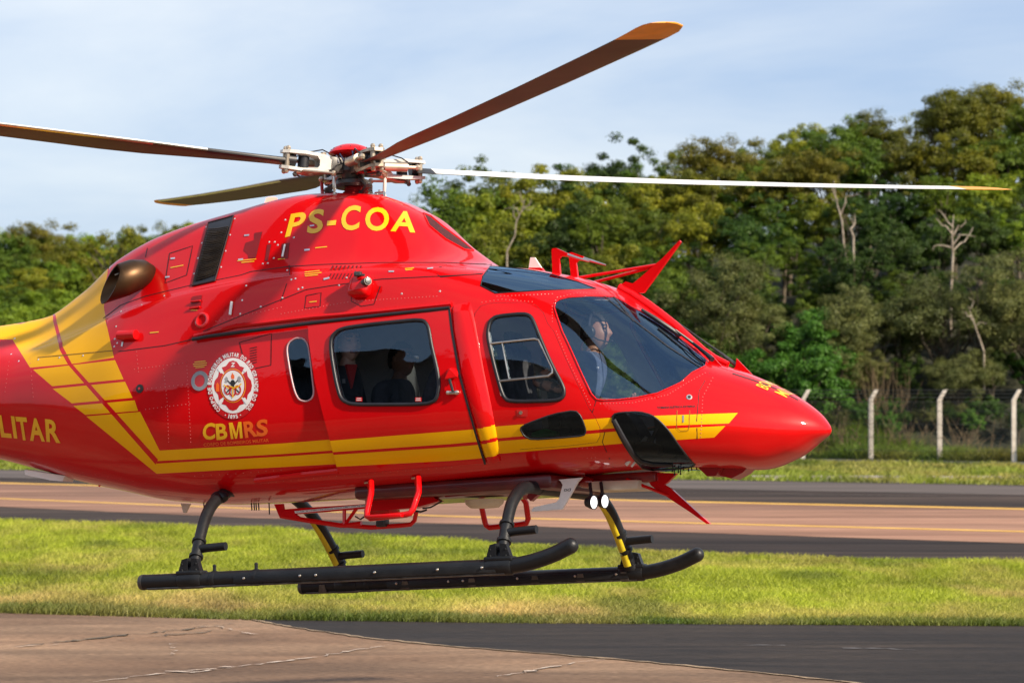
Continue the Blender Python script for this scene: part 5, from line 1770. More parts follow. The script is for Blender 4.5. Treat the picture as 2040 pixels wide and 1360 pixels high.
for x, y in ((-.24, -.10), (.27, -.11), (.15, .12), (-.2, .13)):
    ft = MB(); ft.tube([(x - .035, y, -.232), (x + .035, y, -.232)], .020, 10); ft.tube([(x, y, -.26), (x, y, -.20)], .012, 8); ft.box((x * .72, y, -.235), (.14, .05, .02), None, .005)
    hpart('actuator_joint', ft, [dkst_m, steel_m][x > 0], RH)
wv = MB()
for (a, b_) in (((-.07, -.09, .10), (-.04, -.14, .02)), ((-.05, -.10, .11), (.0, -.13, .03)), ((.06, -.12, .10), (.10, -.10, .0))):
    A, B = Vector(a), Vector(b_); wv.tube([A, A.lerp(B, .5) + Vector((0, -.03, .01)), B], .006, 6)
hpart('sensor_cable', wv, material('blue_black_cable', (.02, .025, .07), .5, var=.2), RH)
# red beacon on the cowl behind the head
bc = MB(); c = hp(541, 403, 0.0); bc.lathe([(.05, -.03), (.05, .0), (.04, .03), (.0, .042)], c, (0, 0, 1), 16)
hpart('beacon', bc, material('beacon_glass', (.9, .12, .10), .2, emit=(1, .18, .12, 2.5), var=.05), None, deg=50)

# ------------------------------------------------------------------ tail beyond the frame
tb = MB(); fin = [(-6.7, 0, -1.2), (-7.15, 0, -1.2), (-7.75, 0, -.05), (-7.45, 0, -.05)]
tb.prism(fin, .10); hpart('tail_fin', tb, red_m)
tb = MB(); tb.prism([(-6.8, 0, -1.5), (-7.2, 0, -1.5), (-7.4, 0, -2.2), (-7.1, 0, -2.2)], .09); hpart('lower_fin', tb, red_m)
for sd_ in (-1, 1):
    tb = MB(); tb.prism([(-5.3, sd_ * .25, -1.38), (-5.8, sd_ * .25, -1.38), (-5.75, sd_ * 1.15, -1.36), (-5.4, sd_ * 1.15, -1.36)], .06); hpart('tailplane', tb, red_m)
th_ = MB(); th_.tube([(-7.1, .1, -1.3), (-7.1, .34, -1.3)], .07, 12); hpart('tail_rotor_hub', th_, dkst_m)
for a in (35, 215):
    d = Vector((math.cos(math.radians(a)), 0, math.sin(math.radians(a)))); p = Vector((-d.z, 0, d.x))
    tb = MB(); c = Vector((-7.1, .32, -1.3)); tb.prism([c + d * .1 - p * .05, c + d * .95 - p * .09, c + d * .95 + p * .09, c + d * .1 + p * .05], .02); hpart('tail_rotor_blade', tb, bl_top)

# ------------------------------------------------------------------ landing gear
SK = 1.12
ZS = -2.938
def arc(pts_, n=6):
    """smooth curve through points (Catmull-Rom)"""
    P = [Vector(p) for p in pts_]
    P = [P[0] * 2 - P[1]] + P + [P[-1] * 2 - P[-2]]
    out_ = []
    for i in range(1, len(P) - 2):
        for k in range(n):
            u = k / n
            a, b, c, d = P[i - 1], P[i], P[i + 1], P[i + 2]
            out_.append(.5 * (2 * b + (c - a) * u + (2 * a - 5 * b + 4 * c - d) * u * u + (3 * b - a - 3 * c + d) * u ** 3))
    out_.append(P[-2])
    return out_
yel_band = material('yellow_band', (.62, .50, .015), .45, var=.12, vscale=8)
for sd_ in (-1, 1):
    y = sd_ * SK
    b = MB()
    path = arc([(-1.105, y, ZS), (-.5, y, ZS), (.4, y, ZS), (1.2, y, ZS), (1.62, y, ZS + .0), (1.80, y, ZS + .016), (1.97, y, ZS + .058), (2.105, y, ZS + .112)], 5)
    b.tube(path, .052, 16)
    b.ball(path[-1], .052, 14); 
    skd = hpart('skid', b, skid_m, deg=40, label='skid tube nearer the viewer' if sd_ < 0 else 'skid tube on the far side')
    w_ = MB()
    w_.box((.30, y, ZS - .047), (2.7, .075, .014), None, .004)
    hpart('wear_shoe', w_, dkst_m, skd)
    w_ = MB(); w_.box((.62, y - .044, ZS - .012), (1.95, .022, .055), None, .006)
    hpart('skid_plate', w_, skid_m, skd)
    bt_ = MB()
    for x in (-.27, .16, .28, .72, 1.18, 1.50):
        bt_.ball((x, y - .057, ZS - .005), .010, 8)
    hpart('skid_bolts', bt_, steel_m, skd)['kind'] = 'stuff'
    cl_ = MB()
    for x in (-.9, -.2, .35, .86, 1.22, 1.56):
        cl_.prism([(x - .022, y - .056, ZS + .01), (x + .022, y - .056, ZS + .01), (x + .035, y - .045, ZS - .05), (x - .035, y - .045, ZS - .05)], .008)
    if sd_ > 0: hpart('shoe_clamps', cl_, dkst_m, skd)['kind'] = 'stuff'
    for x in (-.53, -.205):
        lg_ = MB(); lg_.tube([(x, y, ZS + .045), (x, y, ZS + .085)], .012, 8); lg_.ball((x, y, ZS + .088), .014, 8); lg_.lathe([(.054, -.02), (.057, -.015), (.057, .015), (.054, .02)], (x, y, ZS), (1, 0, 0), 16)
        hpart('tie_down_lug', lg_, skid_m, skd)
    ec = MB(); ec.lathe([(.0, -.012), (.050, -.010), (.054, 0), (.054, .02)], (-1.105, y, ZS), (1, 0, 0), 16); hpart('end_cap', ec, dkst_m, skd)
    # legs
    for x, name, pts_ in ((1.605, 'front', [(1.565, sd_ * .30, -2.395), (1.565, sd_ * .62, -2.405), (1.57, sd_ * .82, -2.50), (1.585, sd_ * .96, -2.66), (1.60, sd_ * 1.06, -2.82), (1.607, sd_ * 1.105, -2.90)]),
                          (-.705, 'rear', [(-.80, sd_ * .42, -2.28), (-.795, sd_ * .66, -2.38), (-.775, sd_ * .82, -2.50), (-.745, sd_ * .96, -2.67), (-.72, sd_ * 1.06, -2.82), (-.71, sd_ * 1.105, -2.90)])):
        p = arc(pts_, 6)
        lb = MB(); lb.tube(p, [.044 - .008 * i / len(p) for i in range(len(p))], 14)
        leg = hpart('landing_leg', lb, skid_m, deg=50)
        i0 = int(len(p) * .66)
        # foot step sticking forwards
        fs_ = MB(); q = p[i0]
        fs_.tube([q, q + Vector((.08, 0, .006)), q + Vector((.225, 0, .012))], [.030, .029, .029], 12)
        hpart('foot_step', fs_, skid_m, leg)
        for k in (i0 - 2, i0 + 2):
            d = (p[k + 1] - p[k - 1]).normalized()
            cl2 = MB(); cl2.lathe([(.040, -.014), (.050, -.010), (.050, .010), (.040, .014)], p[k], d, 14); hpart('step_clamp', cl2, skid_m, leg)
        sdl = MB()
        for q_ in (-1, 1):
            xx = p[-1].x
            sdl.prism([(xx + q_ * .015, y - .01, ZS + .150), (xx + q_ * .058, y - .01, ZS + .140), (xx + q_ * .085, y - .01, ZS + .06), (xx + q_ * .105, y - .01, ZS + .035), (xx + q_ * .015, y - .01, ZS + .035)], .05)
            for zz in (.07, .11): sdl.ball((xx + q_ * .055, y - .036, ZS + zz), .008, 6)
        sdl.tube([p[-4] * .5 + p[-3] * .5, p[-1]], [.050, .056], 14)
        sdl.box((p[-1].x, y, ZS + .05), (.20, .10, .03), None, .01)
        sdl.lathe([(.054, -.09), (.059, -.08), (.059, .08), (.054, .09)], (p[-1].x, y, ZS), (1, 0, 0), 18)
        hpart('saddle', sdl, skid_m, leg)
        if sd_ > 0:      # yellow band on the inward face of the far legs
            segs = ((.30, .60), (.66, .72), (.78, .93)) if name == 'front' else ((.35, .60), (.64, .70), (.76, .94))
            for a, c_ in segs:
                yb = MB(); ids = range(int(a * (len(p) - 1)), int(c_ * (len(p) - 1)) + 2)
                yb.tube([p[i] + Vector((-.012, -.016, -.004)) for i in ids if i < len(p)], .034, 12)
                hpart('yellow_marking', yb, yel_band, leg)
        if name == 'rear' and sd_ < 0:
            kn = MB(); kn.ball(p[4], .058, 12, (1.2, .9, .8)); kn.ball(p[1] + Vector((0, -.02, .05)), .075, 14, (1.25, .8, .8))
            hpart('leg_knuckle', kn, skid_m, leg)
    # row of wheels and brackets under the belly
ct = MB(); ct.tube([(1.565, -.4, -2.395), (1.565, .4, -2.395)], .046, 14); hpart('cross_tube', ct, skid_m)
ct = MB(); ct.tube([(-.80, -.45, -2.29), (-.80, .45, -2.29)], .046, 14); hpart('cross_tube', ct, skid_m)

def flat_px(name, P, y, th, mat, parent=None, label=None):
    b = MB(); b.prism([hp(*p, y) for p in P], th)
    return hpart(name, b, mat, parent, deg=30, label=label)
# ------------------------------------------------------------------ wire cutters
uc = flat_px('wire_cutter', [(1355, 479), (1357, 482), (1320, 533), (1283.5, 583), (1269, 585), (1250, 576), (1246, 578), (1262, 592), (1272, 604), (1240, 584), (1233, 578), (1235, 570), (1248, 561), (1262, 565), (1277, 553), (1304, 529), (1321, 515)], 0.0, .030, red_m, label='upper wire cutter fin')
for y_, a_, b_ in ((-.05, (1154, 553), (1306, 528)), (.05, (1184, 562), (1308, 530))):
    t = MB(); t.tube([hp(*a_, y_), hp(*b_, 0)], .011, 8); hpart('cutter_strut', t, red_m, uc)
rd = MB()
cx_line = [S3([(math.sqrt(XN - x), 0.0)], .012)[0] for x in (2.03, 2.12, 2.22, 2.32, 2.42, 2.52, 2.62, 2.70, 2.80)]
rd.tube(cx_line, [.03, .032, .034, .034, .032, .030, .028, .026, .02], 10)
hpart('windshield_post', rd, red_m, None, deg=60)
lc = flat_px('wire_cutter', [(1293, 940), (1350, 942.6), (1331, 961), (1325, 965), (1339, 973), (1416, 1043), (1409, 1043), (1375, 1019), (1331, 990), (1300, 968), (1293, 959)], 0.0, .03, red_m, label='lower wire cutter fin')
t = MB(); t.tube([hp(1247, 954, -.08), hp(1333, 987, -.01)], .011, 8); hpart('cutter_strut', t, red_m, lc)
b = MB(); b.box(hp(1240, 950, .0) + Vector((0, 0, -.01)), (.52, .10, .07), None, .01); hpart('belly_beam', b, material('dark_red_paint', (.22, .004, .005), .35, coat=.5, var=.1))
b = MB(); b.box(hp(1238, 968, 0.02), (.36, .30, .065), Matrix.Rotation(.02, 3, 'Y'), .012); hpart('belly_box', b, cream_m)
flat_px('deflector', [(1416, 705), (1454, 746), (1430, 750), (1412, 749), (1403, 735), (1411, 726)], -.15, .012, red_m)
flat_px('deflector', [(1467.7, 713.5), (1500, 747), (1478, 752), (1456, 740), (1466, 730)], .17, .012, red_m)
for y_, P in ((-.09, [(1399, 932), (1445, 932), (1434, 949), (1417, 949.5)]), (-.03, [(1440, 932), (1499, 931), (1488, 942), (1465, 954), (1443, 948)])):
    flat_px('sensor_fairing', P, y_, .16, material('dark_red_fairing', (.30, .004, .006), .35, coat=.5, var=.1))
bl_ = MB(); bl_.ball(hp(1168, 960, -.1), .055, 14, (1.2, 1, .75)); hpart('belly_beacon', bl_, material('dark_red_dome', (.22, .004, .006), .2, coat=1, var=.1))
# pins and ports under the nose
pn = MB()
for i, (x, y_) in enumerate(((1340, 944), (1352, 946), (1362, 941), (1372, 943), (1378, 941), (1388, 940), (1398, 941), (1406, 945), (1356, 950), (1344, 951))):
    c = hp(x, y_, -.2 + .04 * (i % 4)); pn.ball(c + Vector((0, 0, .02)), .007, 6); pn.tube([c + Vector((0, 0, .02)), c + Vector((0, 0, .06))], .004, 5)
hpart('belly_pins', pn, klt_m)['kind'] = 'stuff'
# ------------------------------------------------------------------ aerials and probes
da = flat_px('blade_aerial', [(1114, 955), (1160, 951), (1151.6, 960), (1138, 985), (1121, 1014), (1118, 1014.4), (1061, 1018.5), (1060, 1015), (1065, 1009.6), (1109, 1000), (1114.5, 994.5), (1122, 965.7), (1118.6, 959)], -.36, .022, wht_m, label='white bent blade aerial under the belly')
U, tr, _ = glyphs('DG', .02)
b = MB()
bl0, br0, tl0 = hp(1137.5, 972, -.3725), hp(1124, 973.5, -.3725), hp(1136.5, 977.5, -.3725)
b.v = [tuple(bl0 + (br0 - bl0) * u + (tl0 - bl0) * v) for u, v in U]; b.f = list(tr)
hpart('aerial_lettering', b, klt_m, da, fix=False)
fa = flat_px('fin_aerial', [(1054, 536), (1057.6, 513), (1066, 513), (1079, 533), (1084, 541)], .16, .02, wht_m, label='white fin aerial on the roof')
flat_px('fin_base', [(1052, 540), (1056, 533.5), (1080, 533.5), (1088, 544)], .16, .035, red_m, fa)
for y_, P, tp in ((-.12, [(1102, 549), (1117, 548), (1115, 516), (1119, 511), (1132, 511), (1132, 504.5), (1110, 494.5), (1102, 495), (1100, 499)], [(1131, 508), (1150, 514), (1174, 521)]),
                  (.09, [(1139, 554), (1152, 554), (1149, 524), (1152, 519), (1162, 519), (1163.5, 511), (1140, 502.5), (1135, 503.5), (1134, 508)], [(1162, 515), (1180, 520), (1207, 528)])):
    p0 = flat_px('pitot_mast', P, y_, .024, red_m)
    t = MB(); t.tube([hp(*q, y_) for q in tp], [.013, .010, .006], 8); hpart('pitot_tube', t, steel_m, p0)
flat_px('tail_fairing', [(59, 936), (139, 948), (135, 959), (110, 957), (60, 946)], -.16, .13, wht_m)
flat_px('fin_aerial', [(361, 1002), (380, 1003), (371, 1021), (366, 1021)], -.1, .015, cream_m, label='small cream fin aerial under the tail')
t = MB(); t.tube([hp(199, 946, -.12), hp(198, 969, -.12)], .008, 6); hpart('whip_aerial', t, red_m)
t = MB()
for x in (406, 501, 506, 510, 515, 536): t.tube([hp(x, 1001, -.1), hp(x + 1, 1016 if x != 536 else 1024, -.1)], .005, 5)
hpart('static_wicks', t, klt_m)['kind'] = 'stuff'
# ------------------------------------------------------------------ landing lights
lamp_m = material('lit_lamp', (1, 1, 1), .2, emit=(1, .98, .95, 1.6), var=.01)
ld = (HRT @ Vector((.80, -.60, .02))).normalized()
for i, (x, y_) in enumerate(((1181, 1000), (1203, 998))):
    c = hp(x, y_, -.30 + .13 * i)
    b = MB(); b.lathe([(.0, -.055), (.030, -.05), (.046, -.01), (.048, .012), (.043, .012), (.043, .004), (0, .004)], c, ld, 24)
    ll = hpart('landing_light', b, rub_m, deg=40)
    b = MB(); b.lathe([(0, .006), (.0425, .006), (.03, .012), (0, .014)], c, ld, 24); hpart('lamp_glass', b, lamp_m, ll, deg=60)
    b = MB(); b.tube([c - ld * .03, c + Vector((-.01, 0, .06)), c + Vector((-.03, 0.03, .13))], .012, 8);
    hpart('lamp_bracket', b, rub_m, ll)
# ------------------------------------------------------------------ boarding steps, cargo hook beam
def step_u(sd_, P, name_label=None):
    b = MB()
    pts_ = [Vector((p.x, p.y * (1 if sd_ < 0 else -1), p.z)) for p in P]
    b.tube(pts_, .021, 12)
    return hpart('boarding_step', b, red_m, deg=50, label=name_label)
near = [(739, 959, -.755), (739.5, 972, -.80), (739, 983, -.84), (731, 1019, -.90), (731, 1027, -.91), (738, 1032, -.91), (770, 1028.5, -.91), (804, 1025, -.91), (817, 1022, -.91), (823, 1013, -.90), (834, 980, -.84), (834, 966, -.80), (833, 951, -.755)]
nu = step_u(-1, [hp(x, y_, z) for x, y_, z in near], 'red boarding step below the sliding door')
b = MB(); a_, c_ = hp(737, 1031, -.91), hp(806, 1024.5, -.91)
b.box((a_ + c_) / 2, ((c_ - a_).length, .11, .028), Matrix.Rotation(0, 3, 'Z'), .008); hpart('tread', b, red_m, nu)
for x, y_ in ((735, 957), (829, 948)):
    b = MB(); b.tube([on_skin(x - 8, y_ + 1, .012), on_skin(x + 9, y_ - 2, .012)], .008, 8); hpart('hinge_pin', b, steel_m, nu)
    b = MB(); b.tube([on_skin(x + 8, y_ + 28, .03), on_skin(x + 16, y_ + 34, .02), on_skin(x + 30, y_ + 38, -.02)], .010, 8)
    b.prism([on_skin(x - 5, y_, .012), on_skin(x + 8, y_ - 1, .012), on_skin(x + 8, y_ + 22, .06), on_skin(x + 2, y_ + 22, .06)], .012)
    hpart('step_bracket', b, red_m, nu)
fu_pts = [hp(x, y_, z) for x, y_, z in near]
fu = step_u(1, [Vector((p.x + .02, p.y, p.z)) for p in fu_pts], 'red boarding step on the far side')
beam = MB()
Y0 = -.28
def tb_(P, y_, r, n=8): beam.tube([hp(*p, y_) for p in P], r, n)
beam.prism([hp(*p, Y0) for p in [(548, 1004), (564, 1003), (566, 1014), (736, 1003), (738, 1012), (590, 1024), (600, 1031), (598, 1036), (558, 1028)]], .03)
tb_([(559, 1027), (618, 1037), (678, 1046), (690, 1046), (720, 1042)], Y0, .017)
tb_([(680, 1045), (740, 1050), (800, 1046), (818, 1044), (826, 1036), (830, 1016)], Y0 + .02, .016)
tb_([(686, 1014), (686, 1044)], Y0, .014); tb_([(712, 1010), (702, 1024), (689, 1042)], Y0, .013)
beam.box(hp(762, 1006, Y0 + .1), (.20, .16, .14), None, .015)
beam.prism([hp(*p, Y0 + .02) for p in [(736, 998), (860, 985), (880, 998), (830, 1012), (740, 1018)]], .08)
hb = hpart('cargo_hook_beam', beam, red_m, deg=35)
pl_ = MB(); pl_.prism([hp(*p, Y0 - .018) for p in [(587, 1017.5), (741, 1003), (741, 1007.5), (588, 1022)]], .004); hpart('load_placard', pl_, wlt_m, hb)
U, tr, _ = glyphs('CLASS "B" NHEC - EXTERNAL LOAD LIMIT 1400 kg (3086 lb)', .005)
b = MB(); bl0, br0, tl0 = hp(591, 1020.8, Y0 - .0215), hp(739, 1006.4, Y0 - .0215), hp(591, 1018, Y0 - .0215)
b.v = [tuple(bl0 + (br0 - bl0) * u + (tl0 - bl0) * v) for u, v in U]; b.f = list(tr); hpart('load_lettering', b, klt_m, hb, fix=False)
ck = MB(); ck.box(hp(762, 1039, Y0), (.07, .08, .07), None, .01); ck.tube([hp(735, 1022, Y0), hp(718, 1034, Y0 - .02), hp(708, 1028, Y0)], .006, 6); ck.tube([hp(850, 1015, Y0), hp(838, 1019, Y0), hp(820, 1016, Y0)], .007, 6); ck.tube([hp(880, 998, Y0), hp(858, 1010, Y0), hp(842, 1012, Y0)], .006, 6)
hpart('hook_release', ck, klt_m, hb)['kind'] = 'stuff'
# dark equipment bay along the belly
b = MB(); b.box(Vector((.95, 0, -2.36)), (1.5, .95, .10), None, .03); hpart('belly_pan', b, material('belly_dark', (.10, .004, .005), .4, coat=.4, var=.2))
b = MB(); b.lathe([(.0, -.06), (.10, -.055), (.13, -.03), (.14, 0)], hp(965, 995, 0.0), (0, 0, 1), 20); hpart('belly_aerial', b, cream_m, deg=60)
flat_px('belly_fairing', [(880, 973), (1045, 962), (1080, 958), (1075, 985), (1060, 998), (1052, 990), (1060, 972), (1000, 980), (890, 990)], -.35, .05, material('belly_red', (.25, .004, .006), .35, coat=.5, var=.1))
# ------------------------------------------------------------------ side camera fairing, door handle, wipers
c, nn = on_skin(722, 574, .03), n_skin(722, 574)
b = MB(); rot = Matrix.Rotation(-.12, 3, 'Z') @ Matrix.Rotation(math.radians(-25), 3, 'X')
b.box(c, (.165, .10, .15), rot, .035)
sl_ = hpart('step_light', b, red_m, deg=50)
lens = (Vector((.75, -.60, .1))).normalized()
b = MB(); b.tube([c + Vector((.05, -.03, .02)), c + Vector((.05, -.03, .02)) + lens * .055], [.030, .028], 16); hpart('light_barrel', b, dkst_m, sl_)
b = MB(); q = c + Vector((.05, -.03, .02)) + lens * .056; b.lathe([(0, 0), (.024, 0), (.02, .006), (0, .008)], q, lens, 16); hpart('light_lens', b, material('lens_dark', (.05, .05, .045), .35, coat=.2, var=.1), sl_)
b = MB(); b.tube([c + Vector((-.02, -.03, .10)), c + Vector((.0, -.05, .075)), c + Vector((.06, -.05, .07))], .008, 8); b.box(c + Vector((.0, -.03, .085)), (.05, .04, .03), None, .006); hpart('light_bracket', b, dkst_m, sl_)
b = MB(); cc = on_skin(905, 747, .036); b.lathe([(.062, 0), (.060, .008), (.012, .045), (.004, .048)], cc, n_skin(905, 747) + Vector((0, 0, .9)), 4); hpart('handle_cowl', b, red_m, sdoor, deg=20)
b = MB(); b.tube([on_skin(901, 752, .055), on_skin(905, 765, .062), on_skin(909, 781, .055)], .010, 8); hpart('door_handle', b, rub_m, sdoor)
b = MB(); b.tube([on_skin(899, 783, .045), on_skin(918, 783, .045)], .013, 10); b.ball(on_skin(899, 783, .05), .016, 8); b.ball(on_skin(916, 783, .05), .018, 8); hpart('handle_latch', b, steel_m, sdoor)
for x in (720, 838):
    print_poly('exit_sticker', [slab((x, 796), 13, 8, -.02)], rlt_m, .034, parent=sdoor)
    print_poly('sticker_text', [slab((x, 794), 9, 1.2, -.02), slab((x, 797.5), 10, 1.2, -.02)], wlt_m, .036, parent=sdoor)
# vent frame of the cockpit window
vf = MB()
vf.tube([on_skin(*p, .010) for p in dens([(977, 685), (1065, 675.5), (1074, 678), (1102, 735), (1101, 743), (1093, 749), (996, 759)], 10, False)], .008, 8)
skin_tube(vf, [(973, 655), (983, 712), (1000, 788)], .007, .008)
skin_tube(vf, [(1001, 683), (1015, 755)], .005, .008)
hpart('vent_frame', vf, steel_m, cdoor)
# wipers
wp = MB()
wp.tube([on_skin(x, y_, .020) for x, y_ in ((1275, 621), (1300, 637), (1330, 657), (1353, 673))], [.010, .014, .015, .012], 8)
wip = hpart('wiper', wp, rub_m)
wp = MB(); wp.tube([on_skin(1340, 664, .03), on_skin(1375, 690, .03), on_skin(1404, 715, .035), on_skin(1416, 724, .03)], [.008, .010, .014, .018], 8); hpart('wiper_arm', wp, rub_m, wip)
wp = MB(); wp.tube([on_skin(1310, 655, .006), on_skin(1360, 695, .006), on_skin(1400, 727, .006)], .005, 6); hpart('wiper_hose', wp, rub_m, wip)
wp = MB(); wp.tube([hp(1297, 620, .16), hp(1338, 637, .19), hp(1382, 667, .21)], [.006, .010, .006], 6)
wip2 = hpart('wiper', wp, rub_m)
wp = MB(); wp.tube([hp(1338, 634, .2), hp(1400, 678, .2), hp(1440, 706, .19), hp(1466, 727, .18)], [.005, .006, .010, .016], 8); hpart('wiper_arm', wp, dkst_m, wip2)

# ------------------------------------------------------------------ cabin: floor, bulkheads, seats, panel
def cbox(name, c, s, mat=None, bev=.01, rot=None, parent=None):
    b = MB(); b.box(c, s, rot, bev); return hpart(name, b, mat or liner_m, parent)
seat_m = material('seat_fabric', (.06, .062, .07), .85, var=.25, vscale=14)
cbox('cabin_floor', (.85, 0, -2.235), (3.0, .80, .02))
b = MB(); b.prism([(-.70, -.60, -1.05), (-.70, .60, -1.05), (-.70, .70, -1.5), (-.70, .62, -2.05), (-.70, .4, -2.2), (-.70, -.4, -2.2), (-.70, -.62, -2.05), (-.70, -.70, -1.5)], .03); hpart('rear_bulkhead', b, liner_m)
cbox('cabin_ceiling', (.35, 0, -1.00), (2.0, 1.25, .02))
for y in (-.42, 0, .42):
    s = cbox('seat', (-.30, y, -2.02), (.42, .38, .10), seat_m, .03)
    cbox('backrest', (-.52, y, -1.70), (.09, .38, .62), seat_m, .03, Matrix.Rotation(-.12, 3, 'Y'), s)
for y in (-.37, .37):
    s = cbox('seat', (1.68, y, -2.06), (.42, .42, .10), seat_m, .03)
    cbox('backrest', (1.44, y, -1.74), (.10, .40, .62), seat_m, .03, Matrix.Rotation(-.14, 3, 'Y'), s)
    cbox('headrest', (1.40, y, -1.40), (.07, .22, .15), seat_m, .03, None, s)
b = MB()
b.prism([(2.42, -.36, -2.22), (2.40, -.36, -1.90), (2.50, -.36, -1.74), (2.66, -.36, -1.70), (2.74, -.36, -1.80), (2.74, -.36, -2.22)], .02)
b.prism([(2.42, .36, -2.22), (2.40, .36, -1.90), (2.50, .36, -1.74), (2.66, .36, -1.70), (2.74, .36, -1.80), (2.74, .36, -2.22)], .02)
b.add([(2.40, -.36, -1.90), (2.40, .36, -1.90), (2.50, .36, -1.74), (2.50, -.36, -1.74), (2.66, .36, -1.70), (2.66, -.36, -1.70), (2.74, .36, -1.80), (2.74, -.36, -1.80), (2.42, -.36, -2.22), (2.42, .36, -2.22)], [(0, 1, 2, 3), (3, 2, 4, 5), (5, 4, 6, 7), (8, 9, 1, 0)])
ip = hpart('instrument_panel', b, material('panel_dark', (.015, .015, .017), .7, var=.2))
for y in (-.22, -.08, .08, .22): cbox('display', (2.395, y, -2.0), (.01, .12, .12), klt_m, .002, None, ip)
cbox('centre_console', (2.15, 0, -2.14), (.5, .16, .22), None, .02)
gb = MB(); gb.tube([hp(1062, 870, -.64), hp(1085, 866, -.64), hp(1112, 868, -.64)], [.03, .045, .03], 10); hpart('first_aid_bag', gb, material('green_bag', (.015, .45, .10), .6, var=.2))
pb = MB(); pb.tube([(2.35, -.36, -2.18), (2.42, -.36, -2.05), (2.47, -.36, -1.98)], .015, 8); pb.box((2.47, -.36, -1.97), (.02, .10, .09), None, .008); hpart('pedal', pb, dkst_m)
fr_ = MB(); fr_.tube([hp(1247, 926, -.47), hp(1262, 908, -.46), hp(1274, 888, -.45), hp(1288, 870, -.44)], .012, 8)
fr_.tube([hp(1288, 870, -.44), hp(1284, 888, -.44), hp(1272, 912, -.45), hp(1258, 929, -.46)], .008, 8)
hpart('pedal_frame', fr_, material('pale_frame', (.62, .58, .50), .5, var=.1))
cy = MB(); cy.tube([(2.16, -.36, -2.22), (2.18, -.36, -1.98), (2.20, -.36, -1.82)], [.012, .012, .018], 8); hpart('cyclic_stick', cy, rub_m)
# ================================================================== people
skin_tone = material('skin', (.30, .155, .10), .55, base2=(.26, .125, .08), vscale=9, spec=.4)
skin_light = material('skin_fair', (.66, .43, .33), .5, base2=(.58, .35, .26), vscale=9, spec=.4)
skin_dark = material('skin_dark', (.20, .105, .065), .55, var=.1, vscale=9, spec=.4)
hair_m = material('dark_hair', (.012, .009, .007), .7, var=.3, vscale=40)
shoe_m = material('brown_shoe', (.16, .11, .07), .6, var=.2)
navy_m = material('navy_shirt', (.06, .085, .15), .85, var=.18, vscale=9, bump=.3, bscale=30)
drk_m = material('dark_uniform', (.045, .047, .060), .85, var=.2, vscale=9, bump=.3, bscale=30)
eye_m = material('eye_dark', (.015, .012, .010), .2, var=.1)
lip_m = material('lips', (.28, .11, .085), .5, var=.1)
tat_m = material('tattooed_skin', (.34, .18, .12), .55, base2=(.075, .055, .05), vscale=16, lift=(.5, .56), detail=3)

def skin_body(name, J, E_, root, sub=2):
    """J: joint -> (position, radius); E_: pairs; grown with a Skin modifier into one closed surface"""
    keys = list(J)
    me = bpy.data.meshes.new(name)
    me.from_pydata([Vector(J[k][0]) - BASE for k in keys], [(keys.index(a), keys.index(b)) for a, b in E_], [])
    o = bpy.data.objects.new(name, me); COL.objects.link(o)
    o.modifiers.new('skin', 'SKIN').use_smooth_shade = True
    sv = me.skin_vertices[0].data
    for i, k in enumerate(keys):
        r = J[k][1]
        sv[i].radius = r if isinstance(r, tuple) else (r, r)
        sv[i].use_root = (k == root)
    o.modifiers.new('sub', 'SUBSURF').levels = sub
    bpy.context.view_layer.update()
    r = bpy.data.meshes.new_from_object(o.evaluated_get(bpy.context.evaluated_depsgraph_get()))
    bpy.data.objects.remove(o)
    for p in r.polygons: p.use_smooth = True
    return r
def head_mesh(c, yaw, pitch=0.0, s=1.0):
    """a head with brow, nose, lips, chin and ears; looks along +x before turning"""
    n, m = 40, 30
    V, Fc, Mi = [], [], []
    g = lambda a, b, k: math.exp(-(a * a + b * b) / (2 * k * k))
    for i in range(m + 1):
        th_ = math.pi * i / m
        for k in range(n):
            a = 2 * math.pi * k / n
            x, y, z = math.sin(th_) * math.cos(a), math.sin(th_) * math.sin(a), math.cos(th_)
            X, Y, Z = x * .098, y * .076, z * .122
            if Z < 0:
                t = -Z / .122
                Y *= 1 - .30 * t * t
                X = X * (1 - .10 * t) + .012 * t if X > 0 else X * (1 - .35 * t)
            if x > 0:
                X += .028 * g(Y, (Z + .014) * .8, .0105) + .012 * g(Y, Z - .012, .010)       # nose
                X -= .012 * (g(Y - .031, Z - .016, .014) + g(Y + .031, Z - .016, .014))       # eye sockets
                X += .007 * (g(Y - .03, Z - .038, .012) + g(Y + .03, Z - .038, .012))         # brow
                X += .009 * g(Y * .6, Z + .056, .008) - .004 * g(Y * .5, Z + .0625, .004)     # lips
                X += .012 * g(Y, Z + .100, .018)                                              # chin
                X += .004 * (g(Y - .045, Z + .012, .02) + g(Y + .045, Z + .012, .02))         # cheeks
            V.append(Vector((X, Y, Z)))
    for i in range(m):
        for k in range(n):
            f = (i * n + k, (i + 1) * n + k, (i + 1) * n + (k + 1) % n, i * n + (k + 1) % n)
            cc = sum((V[j] for j in f), Vector()) / 4
            mt = 0
            if cc.x > .06 and abs(cc.z + .057) < .010 and abs(cc.y) < .026: mt = 1
            if cc.x > .05 and abs(cc.z - .016) < .007 and .018 < abs(cc.y) < .044: mt = 2
            if cc.x > .05 and abs(cc.z - .040) < .006 and .014 < abs(cc.y) < .050: mt = 3
            Fc.append(f); Mi.append(mt)
    b = MB(); b.v = V; b.f = Fc
    for sd_ in (-1, 1):
        k0 = len(b.f); b.ball((-.008, sd_ * .077, -.002), .030, 10, (.65, .28, 1.05)); Mi += [0] * (len(b.f) - k0)
    R_m = Matrix.Rotation(yaw, 3, 'Z') @ Matrix.Rotation(pitch, 3, 'Y')
    b.v = [tuple(R_m @ (Vector(v) * s) + Vector(c)) for v in b.v]
    return b, Mi, R_m
